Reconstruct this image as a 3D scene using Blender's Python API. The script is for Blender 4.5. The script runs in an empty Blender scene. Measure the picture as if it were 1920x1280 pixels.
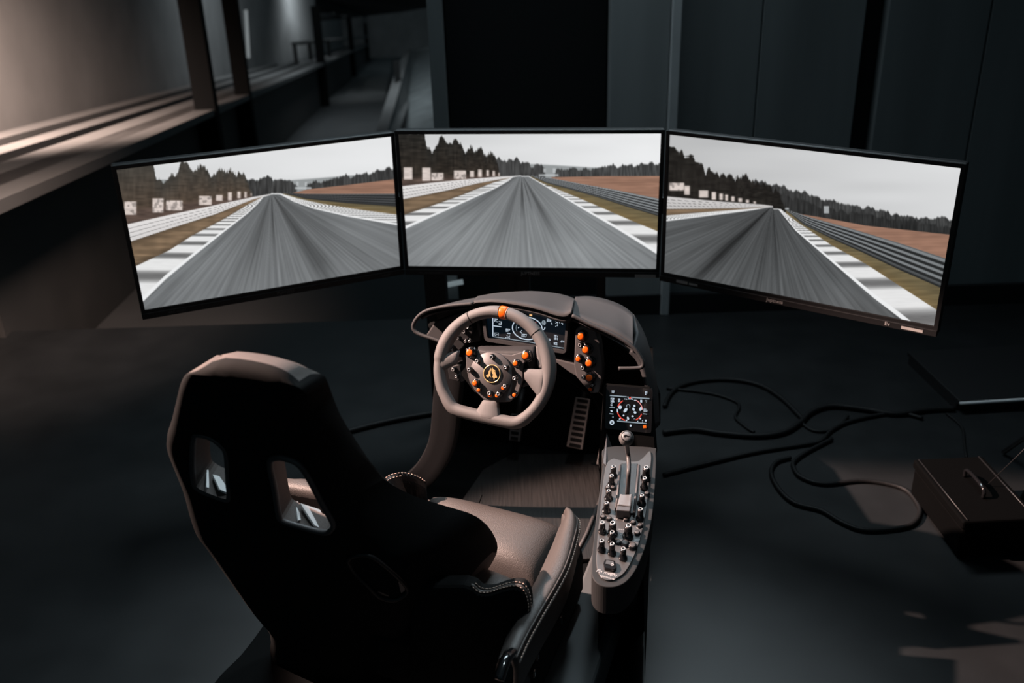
import bpy, bmesh, math, random
import numpy as np
from mathutils import Vector, Matrix

random.seed(7)
rng = np.random.default_rng(7)
SC = bpy.context.scene
COL = SC.collection
PI = math.pi
def V(*a): return Vector(a)

# ------------------------------------------------------------------ camera
CAM_H, FPX = 1.85, 1800.0
PITCH, ROLL = math.radians(24.8), math.radians(-1.75)
_c, _s = math.cos(PITCH), math.sin(PITCH)
_fw = V(0, _c, -_s); _up = V(0, _s, _c); _rt = V(1, 0, 0)
CR = _rt*math.cos(ROLL) + _up*math.sin(ROLL)
CU = -_rt*math.sin(ROLL) + _up*math.cos(ROLL)
CP = V(0, 0, CAM_H)
cam_data = bpy.data.cameras.new('camera')
cam = bpy.data.objects.new('camera', cam_data); COL.objects.link(cam)
cam_data.sensor_width = 36.0
cam_data.lens = 36.0*FPX/1920.0
cam_data.clip_start = 0.05; cam_data.clip_end = 300
m3 = Matrix((CR, CU, -_fw)).transposed()
cam.matrix_world = Matrix.Translation(CP) @ m3.to_4x4()
cam_data.dof.use_dof = True
cam_data.dof.focus_distance = 2.35
cam_data.dof.aperture_fstop = 2.8
SC.camera = cam

# ------------------------------------------------------------------ view, world, lamps
SC.view_settings.view_transform = 'Standard'
SC.view_settings.look = 'None'
SC.view_settings.gamma = 1.0
SC.view_settings.use_curve_mapping = False
SC.view_settings.exposure = 0.0
world = bpy.data.worlds.new('world'); SC.world = world
world.use_nodes = True
world.node_tree.nodes['Background'].inputs[0].default_value = (0.55, 0.85, 1.0, 1)
world.node_tree.nodes['Background'].inputs[1].default_value = 0.042

def aim(o, src, dst):
    o.location = src
    o.rotation_euler = (Vector(dst)-Vector(src)).to_track_quat('-Z', 'Y').to_euler()
def spot(name, src, dst, power, color, half_deg, blend, radius):
    l = bpy.data.lights.new(name, 'SPOT'); l.energy = power; l.color = color
    l.spot_size = math.radians(2*half_deg); l.spot_blend = blend; l.shadow_soft_size = radius
    o = bpy.data.objects.new(name, l); COL.objects.link(o); aim(o, src, dst); return o
def area(name, src, dst, power, color, sx, sy):
    l = bpy.data.lights.new(name, 'AREA'); l.energy = power; l.color = color
    l.shape = 'RECTANGLE'; l.size = sx; l.size_y = sy
    o = bpy.data.objects.new(name, l); COL.objects.link(o); aim(o, src, dst); return o
SUN = V(-.77, .14, .62).normalized()
TGT = V(.10, 1.98, .6)
spot('warm_spotlight', TGT+SUN*5.2, TGT, 5300, (1.0, .69, .58), 10.3, .25, .04)
# cool overhead softbox above and in front of the rig
spot('cool_overhead_spotlight', V(.40, 2.15, 3.7), V(-.05, 1.95, .3), 110, (.78, .93, 1.0), 20, .9, .12)
soft_l = area('cool_softbox', V(.05, 4.0, 3.35), V(.1, 2.0, .4), 27, (.76, .92, 1.0), 2.3, .5)
soft_l.data.spread = math.radians(110)

# ------------------------------------------------------------------ helpers
def ray(px, py): return _fw + CR*((px-960)/FPX) + CU*((640-py)/FPX)
def at_z(px, py, z):
    v = ray(px, py); return CP + v*((z-CAM_H)/v.z)
def at_d(px, py, d): return CP + ray(px, py)*d
class Plane:
    """a working plane in the world; p(px, py, off) is the point of the plane seen along that line of sight"""
    def __init__(s, o, x, y):
        s.o = Vector(o); s.x = Vector(x).normalized(); s.y = Vector(y)
        s.y = (s.y - s.x*s.y.dot(s.x)).normalized(); s.n = s.x.cross(s.y)
    def p(s, px, py, off=0.0):
        v = ray(px, py); o = s.o + s.n*off
        return CP + v*((o-CP).dot(s.n)/v.dot(s.n))
    def w(s, a, b, off=0.0): return s.o + s.x*a + s.y*b + s.n*off
    def M(s, pos, spin=0.0):
        m = Matrix((s.x, s.y, s.n)).transposed().to_4x4()
        return Matrix.Translation(pos) @ m @ Matrix.Rotation(spin, 4, 'Z')

ORG = {}
def thing(name, label, cat, loc, group=None):
    o = bpy.data.objects.new(name, None); COL.objects.link(o)
    o.location = loc; o['label'] = label; o['category'] = cat; o.empty_display_size = .05
    if group: o['group'] = group
    ORG[o.name] = Vector(loc); return o
def tag(o, label=None, cat=None, group=None, kind=None):
    if label: o['label'] = label
    if cat: o['category'] = cat
    if group: o['group'] = group
    if kind: o['kind'] = kind
    return o
def meshdata(name, vs, fs, mats, smooth=True, midx=None):
    me = bpy.data.meshes.new(name)
    me.from_pydata([tuple(v) for v in vs], [], fs)
    for m in (mats if isinstance(mats, (list, tuple)) else [mats]): me.materials.append(m)
    if midx is not None: me.polygons.foreach_set('material_index', midx)
    bm = bmesh.new(); bm.from_mesh(me)
    bmesh.ops.recalc_face_normals(bm, faces=bm.faces); bm.to_mesh(me); bm.free()
    me.polygons.foreach_set('use_smooth', [smooth]*len(me.polygons))
    me.update(); return me
def add(name, me, parent=None, M=None, bevel=0, seg=2, sub=0, kind=None, label=None):
    o = bpy.data.objects.new(name, me); COL.objects.link(o)
    if parent is not None:
        o.parent = parent
        ORG[o.name] = ORG[parent.name] if M is None else None
    else: ORG[o.name] = V(0, 0, 0)
    if M is not None:
        org = ORG.get(parent.name) if parent is not None else V(0, 0, 0)
        o.matrix_basis = (Matrix.Translation(-org) @ M) if org is not None else M
    if bevel:
        b = o.modifiers.new('bevel', 'BEVEL'); b.width = bevel; b.segments = seg; b.limit_method = 'ANGLE'
        b.angle_limit = math.radians(35); b.harden_normals = False
    if sub:
        s = o.modifiers.new('subd', 'SUBSURF'); s.levels = sub; s.render_levels = sub
    if kind: o['kind'] = kind
    if label: o['label'] = label
    return o
def obj(name, vs, fs, mats, parent=None, smooth=True, midx=None, **k):
    org = ORG[parent.name] if parent is not None else V(0, 0, 0)
    if org is None: org = V(0, 0, 0)
    me = meshdata(name, [Vector(v)-org for v in vs], fs, mats, smooth, midx)
    return add(name, me, parent, **k)
class MB:
    def __init__(s): s.v = []; s.f = []; s.m = []
    def put(s, vs, fs, mi=0):
        b = len(s.v); s.v += [Vector(v) for v in vs]; s.f += [tuple(i+b for i in f) for f in fs]; s.m += [mi]*len(fs); return s
    def obj(s, name, mats, parent=None, smooth=True, **k): return obj(name, s.v, s.f, mats, parent, smooth, s.m, **k)
    def data(s, name, mats, smooth=True): return meshdata(name, s.v, s.f, mats, smooth, s.m)
def prism_g(top, down):
    n = len(top); down = Vector(down)
    vs = [Vector(p) for p in top] + [Vector(p)+down for p in top]
    fs = [tuple(range(n)), tuple(range(2*n-1, n-1, -1))] + [(i, (i+1) % n, n+(i+1) % n, n+i) for i in range(n)]
    return vs, fs
def prism(name, top, down, mat, parent=None, smooth=False, **k): return obj(name, *prism_g(top, down), mat, parent, smooth, **k)
def box_g(c, X, Y, Z, sx, sy, sz):
    X, Y, Z = X*sx/2, Y*sy/2, Z*sz/2; c = Vector(c)
    vs = [c+X*i+Y*j+Z*k for i in (-1, 1) for j in (-1, 1) for k in (-1, 1)]
    fs = [(0, 1, 3, 2), (4, 6, 7, 5), (0, 4, 5, 1), (2, 3, 7, 6), (0, 2, 6, 4), (1, 5, 7, 3)]
    return vs, fs
EX, EY, EZ = V(1, 0, 0), V(0, 1, 0), V(0, 0, 1)
def tube_g(pts, r, seg=10, closed=False, flat=None):
    pts = [Vector(p) for p in pts]; n = len(pts)
    rs = r if isinstance(r, (list, tuple)) else [r]*n
    vs, fs = [], []; prev = None
    for i in range(n):
        a = pts[(i-1) % n] if (closed or i > 0) else pts[i]; b = pts[(i+1) % n] if (closed or i < n-1) else pts[i]
        t = (b-a).normalized()
        if prev is None:
            h = EZ if abs(t.z) < .9 else EX
            u = (h - t*h.dot(t)).normalized()
        else: u = (prev - t*prev.dot(t)).normalized()
        prev = u; w = t.cross(u)
        for k in range(seg):
            a_ = 2*PI*k/seg; vs.append(pts[i] + (u*math.cos(a_) + w*math.sin(a_))*rs[i])
    for i in range(n if closed else n-1):
        for k in range(seg):
            j = (i+1) % n; fs.append((i*seg+k, i*seg+(k+1) % seg, j*seg+(k+1) % seg, j*seg+k))
    if not closed: fs += [tuple(range(seg)), tuple(range((n-1)*seg, n*seg))]
    return vs, fs
def tube(name, pts, r, mat, parent=None, seg=10, closed=False, **k):
    return obj(name, *tube_g(pts, r, seg, closed), mat, parent, True, **k)
def smooth_path(pts, n=6, closed=False):
    P = [Vector(p) for p in pts]; out = []; N = len(P)
    for i in range(N if closed else N-1):
        if closed: p0, p1, p2, p3 = P[i-1], P[i], P[(i+1) % N], P[(i+2) % N]
        else: p0, p1, p2, p3 = P[max(i-1, 0)], P[i], P[i+1], P[min(i+2, N-1)]
        for k in range(n):
            t = k/n
            out.append(.5*((2*p1) + (p2-p0)*t + (2*p0-5*p1+4*p2-p3)*t*t + (3*p1-p0-3*p2+p3)*t**3))
    if not closed: out.append(P[-1])
    return out
def lathe_g(prof, seg=18):
    vs, fs = [], []
    for r, h in prof:
        for k in range(seg): vs.append(V(r*math.cos(2*PI*k/seg), r*math.sin(2*PI*k/seg), h))
    n = len(prof)
    for i in range(n-1):
        for k in range(seg): fs.append((i*seg+k, i*seg+(k+1) % seg, (i+1)*seg+(k+1) % seg, (i+1)*seg+k))
    fs += [tuple(range(seg)), tuple(range((n-1)*seg, n*seg))]
    return vs, fs
def grid_g(rows):
    n, m = len(rows), len(rows[0]); vs = [p for r in rows for p in r]
    return vs, [(i*m+j, i*m+j+1, (i+1)*m+j+1, (i+1)*m+j) for i in range(n-1) for j in range(m-1)]
def slab_g(rows, thick):
    """closed slab: rows of points, thickened by the vector (or function of i,j) thick"""
    n, m = len(rows), len(rows[0])
    f = thick if callable(thick) else (lambda i, j: Vector(thick))
    vs = [Vector(p) for r in rows for p in r] + [Vector(rows[i][j])+f(i, j) for i in range(n) for j in range(m)]
    N = n*m; fs = []
    for i in range(n-1):
        for j in range(m-1):
            a, b, c, d = i*m+j, i*m+j+1, (i+1)*m+j+1, (i+1)*m+j
            fs += [(a, b, c, d), (N+d, N+c, N+b, N+a)]
    for j in range(m-1):
        fs += [(j, N+j, N+j+1, j+1), ((n-1)*m+j+1, N+(n-1)*m+j+1, N+(n-1)*m+j, (n-1)*m+j)]
    for i in range(n-1):
        fs += [((i+1)*m, N+(i+1)*m, N+i*m, i*m), (i*m+m-1, N+i*m+m-1, N+(i+1)*m+m-1, (i+1)*m+m-1)]
    return vs, fs
def cushion_g(c00, c10, c11, c01, nrm, h, puff=.5, n=14, m=14):
    """pillow-shaped block standing on a quad (top corners given), thickness h along -nrm"""
    nrm = Vector(nrm).normalized(); c = [Vector(q) for q in (c00, c10, c11, c01)]
    def q(a, b): return (c[0]*(1-a)+c[1]*a)*(1-b) + (c[3]*(1-a)+c[2]*a)*b
    def e(t): return 1-abs(2*t-1)**4
    top = [[q(i/n, j/m) + nrm*(-h*.45*(1-(e(i/n)*e(j/m))**puff)) for i in range(n+1)] for j in range(m+1)]
    return slab_g(top, lambda i, j: -nrm*(h*.55 + h*.0))

# ------------------------------------------------------------------ materials
def srgb(r, g, b):
    f = lambda c: (c/255/12.92) if c/255 <= .04045 else ((c/255+.055)/1.055)**2.4
    return (f(r), f(g), f(b), 1)
def mat(name, col, rough=.5, metal=0.0, bump=0.0, scale=200, var=0.0, spec=.5, coat=0.0, stretch=None, detail=3):
    m = bpy.data.materials.new(name); m.use_nodes = True; nt = m.node_tree; b = nt.nodes['Principled BSDF']
    b.inputs['Base Color'].default_value = (*col[:3], 1); b.inputs['Roughness'].default_value = rough
    b.inputs['Metallic'].default_value = metal; b.inputs['Specular IOR Level'].default_value = spec
    b.inputs['Coat Weight'].default_value = coat
    tc = nt.nodes.new('ShaderNodeTexCoord'); mp = nt.nodes.new('ShaderNodeMapping')
    nt.links.new(tc.outputs['Object'], mp.inputs['Vector'])
    if stretch: mp.inputs['Scale'].default_value = stretch
    no = nt.nodes.new('ShaderNodeTexNoise'); no.inputs['Scale'].default_value = scale; no.inputs['Detail'].default_value = detail
    nt.links.new(mp.outputs[0], no.inputs['Vector'])
    if var:
        mx = nt.nodes.new('ShaderNodeMix'); mx.data_type = 'RGBA'
        mx.inputs['A'].default_value = (*[x*(1-var) for x in col[:3]], 1); mx.inputs['B'].default_value = (*[min(1, x*(1+var)) for x in col[:3]], 1)
        nt.links.new(no.outputs['Fac'], mx.inputs['Factor']); nt.links.new(mx.outputs['Result'], b.inputs['Base Color'])
        mr = nt.nodes.new('ShaderNodeMapRange'); mr.inputs['To Min'].default_value = max(0, rough-.12*var*2); mr.inputs['To Max'].default_value = min(1, rough+.12*var*2)
        nt.links.new(no.outputs['Fac'], mr.inputs['Value']); nt.links.new(mr.outputs[0], b.inputs['Roughness'])
    if bump:
        bp = nt.nodes.new('ShaderNodeBump'); bp.inputs['Strength'].default_value = bump; bp.inputs['Distance'].default_value = .002
        nt.links.new(no.outputs['Fac'], bp.inputs['Height']); nt.links.new(bp.outputs[0], b.inputs['Normal'])
    return m
def glow(name, col, k=1.0):
    m = bpy.data.materials.new(name); m.use_nodes = True; nt = m.node_tree; b = nt.nodes['Principled BSDF']
    b.inputs['Base Color'].default_value = (.01, .01, .01, 1); b.inputs['Roughness'].default_value = .4
    b.inputs['Emission Color'].default_value = (*col[:3], 1); b.inputs['Emission Strength'].default_value = k
    return m
M = {}
M['floor'] = mat('dark_polished_concrete', (.012, .013, .014), .42, bump=.06, scale=5, var=.35, spec=.5, detail=8)
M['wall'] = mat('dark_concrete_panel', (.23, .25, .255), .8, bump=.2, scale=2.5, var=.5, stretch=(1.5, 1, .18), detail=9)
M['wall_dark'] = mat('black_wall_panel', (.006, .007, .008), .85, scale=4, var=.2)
M['wall_light'] = mat('pale_concrete_strip', (.75, .76, .77), .8, scale=3, var=.3)
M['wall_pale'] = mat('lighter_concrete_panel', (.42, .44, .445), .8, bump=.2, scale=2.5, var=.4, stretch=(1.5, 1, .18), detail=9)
M['leather_black'] = mat('black_leather', (.012, .012, .013), .42, bump=.4, scale=420, var=.1, spec=.45)
M['hall'] = mat('hall_concrete', (.22, .22, .22), .85, bump=.3, scale=1.2, var=.35, detail=9)
M['ledge'] = mat('pale_ledge_board', (.13, .13, .13), .7, scale=3, var=.12)
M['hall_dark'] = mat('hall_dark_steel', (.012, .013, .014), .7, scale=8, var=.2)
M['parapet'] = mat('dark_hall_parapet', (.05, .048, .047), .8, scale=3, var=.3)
M['ramp'] = mat('ramp_floor', (.06, .062, .064), .7, scale=2, var=.25)
M['plastic'] = mat('black_satin_plastic', (.012, .012, .013), .45, bump=.08, scale=900, var=.1)
M['matte'] = mat('matte_black', (.0035, .0038, .004), .8, scale=300, var=.1, spec=.08)
M['soft'] = mat('charcoal_soft_touch', (.029, .029, .031), .6, bump=.25, scale=1500, var=.1, spec=.35)
M['rim'] = mat('grey_suede_grip', (.125, .12, .12), .5, bump=.35, scale=1800, var=.12, spec=.4)
M['leather'] = mat('dark_taupe_leather', (.062, .054, .051), .46, bump=.45, scale=420, var=.12, spec=.45, detail=5)
M['shell'] = mat('black_seat_fabric', (.006, .0065, .0068), .85, bump=.3, scale=900, var=.15, spec=.15)
M['shell_lit'] = mat('lit_brown_leather', (.10, .085, .08), .6, bump=.4, scale=500, var=.15, spec=.35)  # brown for the shell faces that should look sunlit
M['thread'] = mat('pale_stitch_thread', (.55, .40, .33), .6, scale=800, var=.1)
M['orange'] = mat('orange_plastic', (.80, .115, .003), .35, scale=50, var=.04)
M['chrome'] = mat('bright_chrome', (.55, .55, .56), .25, .5, scale=60, var=.05)
M['gloss'] = mat('gloss_black', (.008, .008, .009), .14, scale=50, var=.05, coat=.6)
M['plate'] = mat('anodised_grey_plate', (.062, .062, .064), .5, .1, bump=.08, scale=1500, var=.08)
M['hub'] = mat('anodised_hub_plate', (.085, .08, .082), .48, .2, bump=.06, scale=1500, var=.06)
M['slate'] = mat('slate_powder_coat', (.075, .082, .086), .6, bump=.15, scale=1200, var=.1)
M['silver'] = mat('satin_silver', (.19, .19, .195), .4, .2, scale=200, var=.05)
M['bright'] = mat('pale_satin_metal', (.85, .86, .87), .35, .3, scale=200, var=.05)
M['case'] = mat('dead_black_case', (.0016, .0017, .0018), .8, scale=200, var=.1, spec=.05)
M['pod'] = mat('graphite_console_shell', (.020, .021, .022), .66, bump=.15, scale=1200, var=.1, spec=.3)
M['gold'] = mat('brushed_gold', (.95, .68, .30), .28, .6, scale=200, var=.08)
M['white'] = mat('white_print', (.5, .5, .51), .6, scale=100, var=.05)
M['mat'] = mat('dark_ribbed_wood_mat', (.0065, .005, .0045), .65, bump=.8, scale=60, var=.7, stretch=(2.2, .12, 1), detail=4)
M['cable'] = mat('black_cable_rubber', (.004, .004, .0045), .6, scale=200, var=.1, spec=.3)
M['steel'] = mat('brushed_pedal_steel', (.10, .09, .088), .5, .4, bump=.2, scale=300, var=.15)
M['glow_w'] = glow('display_white', srgb(205, 220, 235), .9)
M['glow_g'] = glow('display_grey', srgb(140, 155, 165), .9)
M['glow_r'] = glow('display_red', srgb(235, 75, 60), .9)
M['glow_p'] = glow('display_pink', srgb(240, 150, 150), .9)
M['glow_o'] = glow('display_orange', srgb(255, 110, 10), .9)
M['glow_y'] = glow('display_amber', srgb(255, 200, 130), .9)
M['screen_off'] = glow('display_glass', srgb(3, 12, 20), 1.0)
M['screen_off'].node_tree.nodes['Principled BSDF'].inputs['Roughness'].default_value = .2
# ------------------------------------------------------------------ setting: floor and back wall
def struct(name, vs, fs, m, smooth=False, **k):
    o = obj(name, vs, fs, m, None, smooth, **k); o['kind'] = 'structure'; return o
WY = 4.3
struct('floor', *box_g(V(.4, 1.3, -.05), EX, EY, EZ, 10.0, 6.0, .1), M['floor'])
WP = Plane(V(0, WY, 0), EX, EZ)
def wx(px): return WP.p(px, 120).x
def wall_box(x0, x1, dy, dep=.12, z0=0.0, z1=4.2): return box_g(V((x0+x1)/2, WY+dep/2-dy, (z0+z1)/2), EX, EY, EZ, x1-x0, dep, z1-z0)
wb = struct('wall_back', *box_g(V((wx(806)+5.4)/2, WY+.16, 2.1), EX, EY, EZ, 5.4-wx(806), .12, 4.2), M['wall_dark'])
def wpart(name, x0, x1, dy, m, dep=.12):
    vs, fs = wall_box(x0, x1, dy, dep); return obj(name, vs, fs, m, wb, False, bevel=.004)
wpart('door_jamb', wx(806), wx(834), .0, M['wall'], .1)
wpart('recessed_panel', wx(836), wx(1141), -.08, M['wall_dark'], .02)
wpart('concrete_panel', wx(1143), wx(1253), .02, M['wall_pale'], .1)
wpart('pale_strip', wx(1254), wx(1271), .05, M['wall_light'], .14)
wpart('concrete_panel', wx(1272), wx(1422), .0, M['wall'], .09)
wpart('concrete_panel', wx(1424), wx(1612), .0, M['wall'], .09)
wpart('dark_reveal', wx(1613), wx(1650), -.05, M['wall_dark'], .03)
wpart('concrete_panel', wx(1652), wx(1838), .01, M['wall'], .1)
wpart('concrete_panel', wx(1841), 5.4, .01, M['wall'], .1)
bb = struct('baseboard_back', *box_g(V((wx(806)+5.4)/2, WY-.02, .05), EX, EY, EZ, 5.4-wx(806), .03, .1), M['plastic'])
wr = struct('wall_right', *box_g(V(5.4, 1.3, 2.1), EX, EY, EZ, .1, 6, 4.2), M['wall_dark'])
struct('wall_left', *box_g(V(-4.65, 2.4, 1.2), EX, EY, EZ, .1, 8.2, 6.0), M['wall_dark'])
# low grey plinth by the wall on the far side of the cables
pl = thing('low_plinth', 'low grey metal plinth with a bright front edge beyond the loose cables', 'plinth', at_z(1880, 760, 0))
A, B = at_z(1800, 752, .05), at_z(2060, 736, .05)
dx = (B-A).normalized(); dn = V(-dx.y, dx.x, 0)
prism('plinth_top', [A, B, B+dn*.45, A+dn*.45], (0, 0, -.02), M['plastic'], pl, bevel=.003)
prism('plinth_skirt', [A+dn*.02+V(0, 0, -.02), B+dn*.02+V(0, 0, -.02), B+dn*.43+V(0, 0, -.02), A+dn*.43+V(0, 0, -.02)], (0, 0, -.03), M['plastic'], pl)
tube('edge_strip', [A+V(0, -.003, -.008), B+V(0, -.003, -.008)], .006, M['wall_light'], pl)

# ------------------------------------------------------------------ ramp hall beyond the opening (runs down and away)
D = ray(745, 60).normalized()
Nh = V(-D.y, D.x, 0).normalized()             # level, towards the hall's far side
L0 = at_d(600, 116, 24.0)                     # a point on the parapet's near top edge
LP = Plane(L0, D, Nh)                         # ledge plane
FP_ = Plane(L0, D, EZ)                        # parapet face
hall = struct('wall_hall', *prism_g([V(0,0,0)]*0 or [FP_.p(-260, 60), FP_.p(-260, 900), FP_.p(715, 92), FP_.p(713, 80)], Nh*.0 + V(0, 0, 0)) if False else
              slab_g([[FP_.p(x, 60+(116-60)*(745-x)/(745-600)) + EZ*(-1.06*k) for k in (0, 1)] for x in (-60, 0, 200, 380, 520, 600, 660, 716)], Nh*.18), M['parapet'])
def strip(name, y0, y1, xr, x0, x1, m, th=.05, drop=0.0, parent=hall):
    """board lying on the ledge plane between two lines that run to the hall's vanishing direction"""
    rows = []
    for x in (x0, (x0+x1)/2, x1):
        r = []
        for yr in (y0, y1):
            yy = 60 + (yr-60)*(745-x)/(745-xr); r.append(LP.p(x, yy) + EZ*drop)
        rows.append(r)
    return obj(name, *slab_g(rows, V(0, 0, -th)), m, parent, False)
strip('ledge_board', 214, 180, 380, -60, 716, M['ledge'], .06)
strip('bench_slat', 172, 165, 380, -60, 560, M['ledge'], .05)
strip('bench_slat', 158, 152, 380, -60, 520, M['ledge'], .05)
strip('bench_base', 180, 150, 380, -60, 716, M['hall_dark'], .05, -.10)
# far wall of the hall
fo = LP.p(380, 148)
HW = Plane(fo, D, EZ)
obj('far_wall', *slab_g([[HW.w(t, -3), HW.w(t, 5.5)] for t in (-9, 0, 15, 40, 90)], Nh*.2), M['hall'], hall, False)
# ramp floor, near side of the parapet
RP = Plane(L0 - EZ*1.03, D, Nh)
ramp = struct('floor_ramp', *slab_g([[RP.w(t, 0), RP.w(t, -5.0)] for t in (-20, 0, 20, 70)], V(0, 0, -.1)), M['ramp'])
def rpoly(name, pts, m, th=.02): return obj(name, *prism_g([RP.p(*q) + EZ*.02 for q in pts], V(0, 0, -th)), m, ramp, False)
rpoly('floor_kerb', [(512, 254), (525, 254), (603, 198), (716, 96), (712, 96), (597, 196)], M['ledge'])
rpoly('landing_strip', [(608, 194), (612, 189), (722, 182), (720, 188)], M['ledge'])
rpoly('landing', [(613, 188), (660, 150), (716, 100), (737, 104), (723, 181)], M['hall'])
# posts on the ramp side of the parapet
for x, w_, top in ((368, .19, 4.2), (440, .17, 4.2), (594, .20, 2.35), (655, .19, 2.3), (685, .19, 2.3), (706, .2, 2.3)):
    b = FP_.p(x, 60+(116-60)*(745-x)/(745-600))
    obj('post', *box_g(b - Nh*.1 + EZ*(top/2-1.05), D, Nh, EZ, w_, w_, top), M['matte'], hall, False)
tube('rail', [FP_.p(590, 32) - Nh*.1, FP_.p(735, 25) - Nh*.1], .10, M['hall_dark'], hall, 8)
# low hand rail on top of the ledge
for x, y0, y1 in ((556, 118, 92), (583, 110, 84), (618, 106, 80)):
    b = LP.p(x, y0); obj('rail_post', *box_g(b + EZ*.22, D, Nh, EZ, .1, .1, .5), M['hall_dark'], hall, False)
tube('hand_rail', [LP.p(553, 118) + EZ*.46, LP.p(690, 84) + EZ*.46], .05, M['ledge'], hall, 8)
# sloping parapet on the ramp's other side and the end wall
d_end = 30.0
K0 = at_d(748, 118, 26.0)
KP = Plane(K0, D, EZ)
obj('low_parapet', *prism_g([at_d(702, 255, 12.5), at_d(724, 255, 12.5), at_d(760, 176, 21), at_d(770, 92, 30), at_d(765, 92, 30), at_d(747, 118, 26)], V(.1, .4, -.1)), M['hall'], ramp, False)
obj('post', *box_g(at_d(746, 152, 20.0), EX, EY, EZ, .12, .12, .82), M['hall_dark'], ramp, False)
obj('end_wall', *prism_g([at_d(640, 110, 60), at_d(840, 105, 60), at_d(840, -120, 60), at_d(640, -120, 60)], V(0, .3, 0)), M['hall'], hall, False)
obj('side_wall', *prism_g([at_d(768, 96, 32), at_d(806, 90, 30), at_d(806, 262, 14), at_d(758, 262, 15)], V(.2, .3, 0)), M['wall'], hall, False)
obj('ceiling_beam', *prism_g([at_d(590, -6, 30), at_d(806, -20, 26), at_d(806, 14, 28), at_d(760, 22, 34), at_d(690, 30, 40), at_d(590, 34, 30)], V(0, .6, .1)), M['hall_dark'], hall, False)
# slim tube lamp on the hall's far wall
lp_ = HW.p(454, 20, 0); lq_ = HW.p(459, 108, 0)
hn = -Nh*.08
tl = obj('wall_lamp', *tube_g([lp_+hn, lq_+hn], .035, 8), glow('tube_lamp_glow', srgb(120, 126, 128), 1.0), None, True)
tag(tl, 'slim upright tube lamp glowing on the grey hall wall above the sloping ledge', 'lamp')
la, lb = WP.p(817, 538, .03), WP.p(868, 528, .03)
lbar = obj('streak_bar', *tube_g([la, lb], .013, 8), glow('streak_bar_glow', srgb(105, 116, 120), 1.0), None, True)  # added glowing bar standing in for a bright streak
tag(lbar, 'short pale glowing bar added for a bright streak low on the back wall, seen under the middle monitor', 'lamp')
# hall lamps, and two added warm spots imitating lens flare
g0 = V(-3.2, 5.0, 2.6)
spot('added_wall_flare_spot', g0, V(-4.3, 7.4, .3), 4600, (1.0, .74, .62), 36, 1.0, .3)  # added light, turns the flare at far left into a lit wall
spot('added_parapet_flare_spot', V(-1.5, 2.9, 2.4), LP.p(10, 380), 520, (1.0, .74, .62), 28, 1.0, .2)  # added light, carries the warm veil onto ledge and parapet
area('hall_lamp', FP_.w(-8, 4.2) - Nh*.6, FP_.w(-4, 0) + Nh*.4, 150, (.85, .95, 1.0), 3.0, 1.0)
area('hall_lamp', FP_.w(8, 3.8) - Nh*1.0, FP_.w(10, 0) - Nh*.2, 330, (.85, .95, 1.0), 4.0, 1.0)

# ------------------------------------------------------------------ race pictures for the three screens
def hom(src, dst):
    A = []
    for (x, y), (u, v) in zip(src, dst):
        A += [[x, y, 1, 0, 0, 0, -u*x, -u*y, u], [0, 0, 0, x, y, 1, -v*x, -v*y, v]]
    A = np.array(A, float); h = np.linalg.solve(A[:, :8], A[:, 8]); return np.append(h, 1).reshape(3, 3)
def noise1(x, seed):
    r = np.random.default_rng(seed).random(4096); i = np.floor(x).astype(int); t = x-i; t = t*t*(3-2*t)
    return r[i % 4096]*(1-t) + r[(i+1) % 4096]*t
def noise2(x, y, seed):
    r = np.random.default_rng(seed).random((256, 256)); i = np.floor(x).astype(int); j = np.floor(y).astype(int)
    a, b = x-i, y-j; a = a*a*(3-2*a); b = b*b*(3-2*b); i %= 256; j %= 256; k, l = (i+1) % 256, (j+1) % 256
    return (r[i, j]*(1-a)+r[k, j]*a)*(1-b) + (r[i, l]*(1-a)+r[k, l]*a)*b
def pl_y(X, pts):
    p = np.array(pts, float); return np.interp(X, p[:, 0], p[:, 1])
def sm(a, b, x): return np.clip((x-a)/(b-a), 0, 1)
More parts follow.
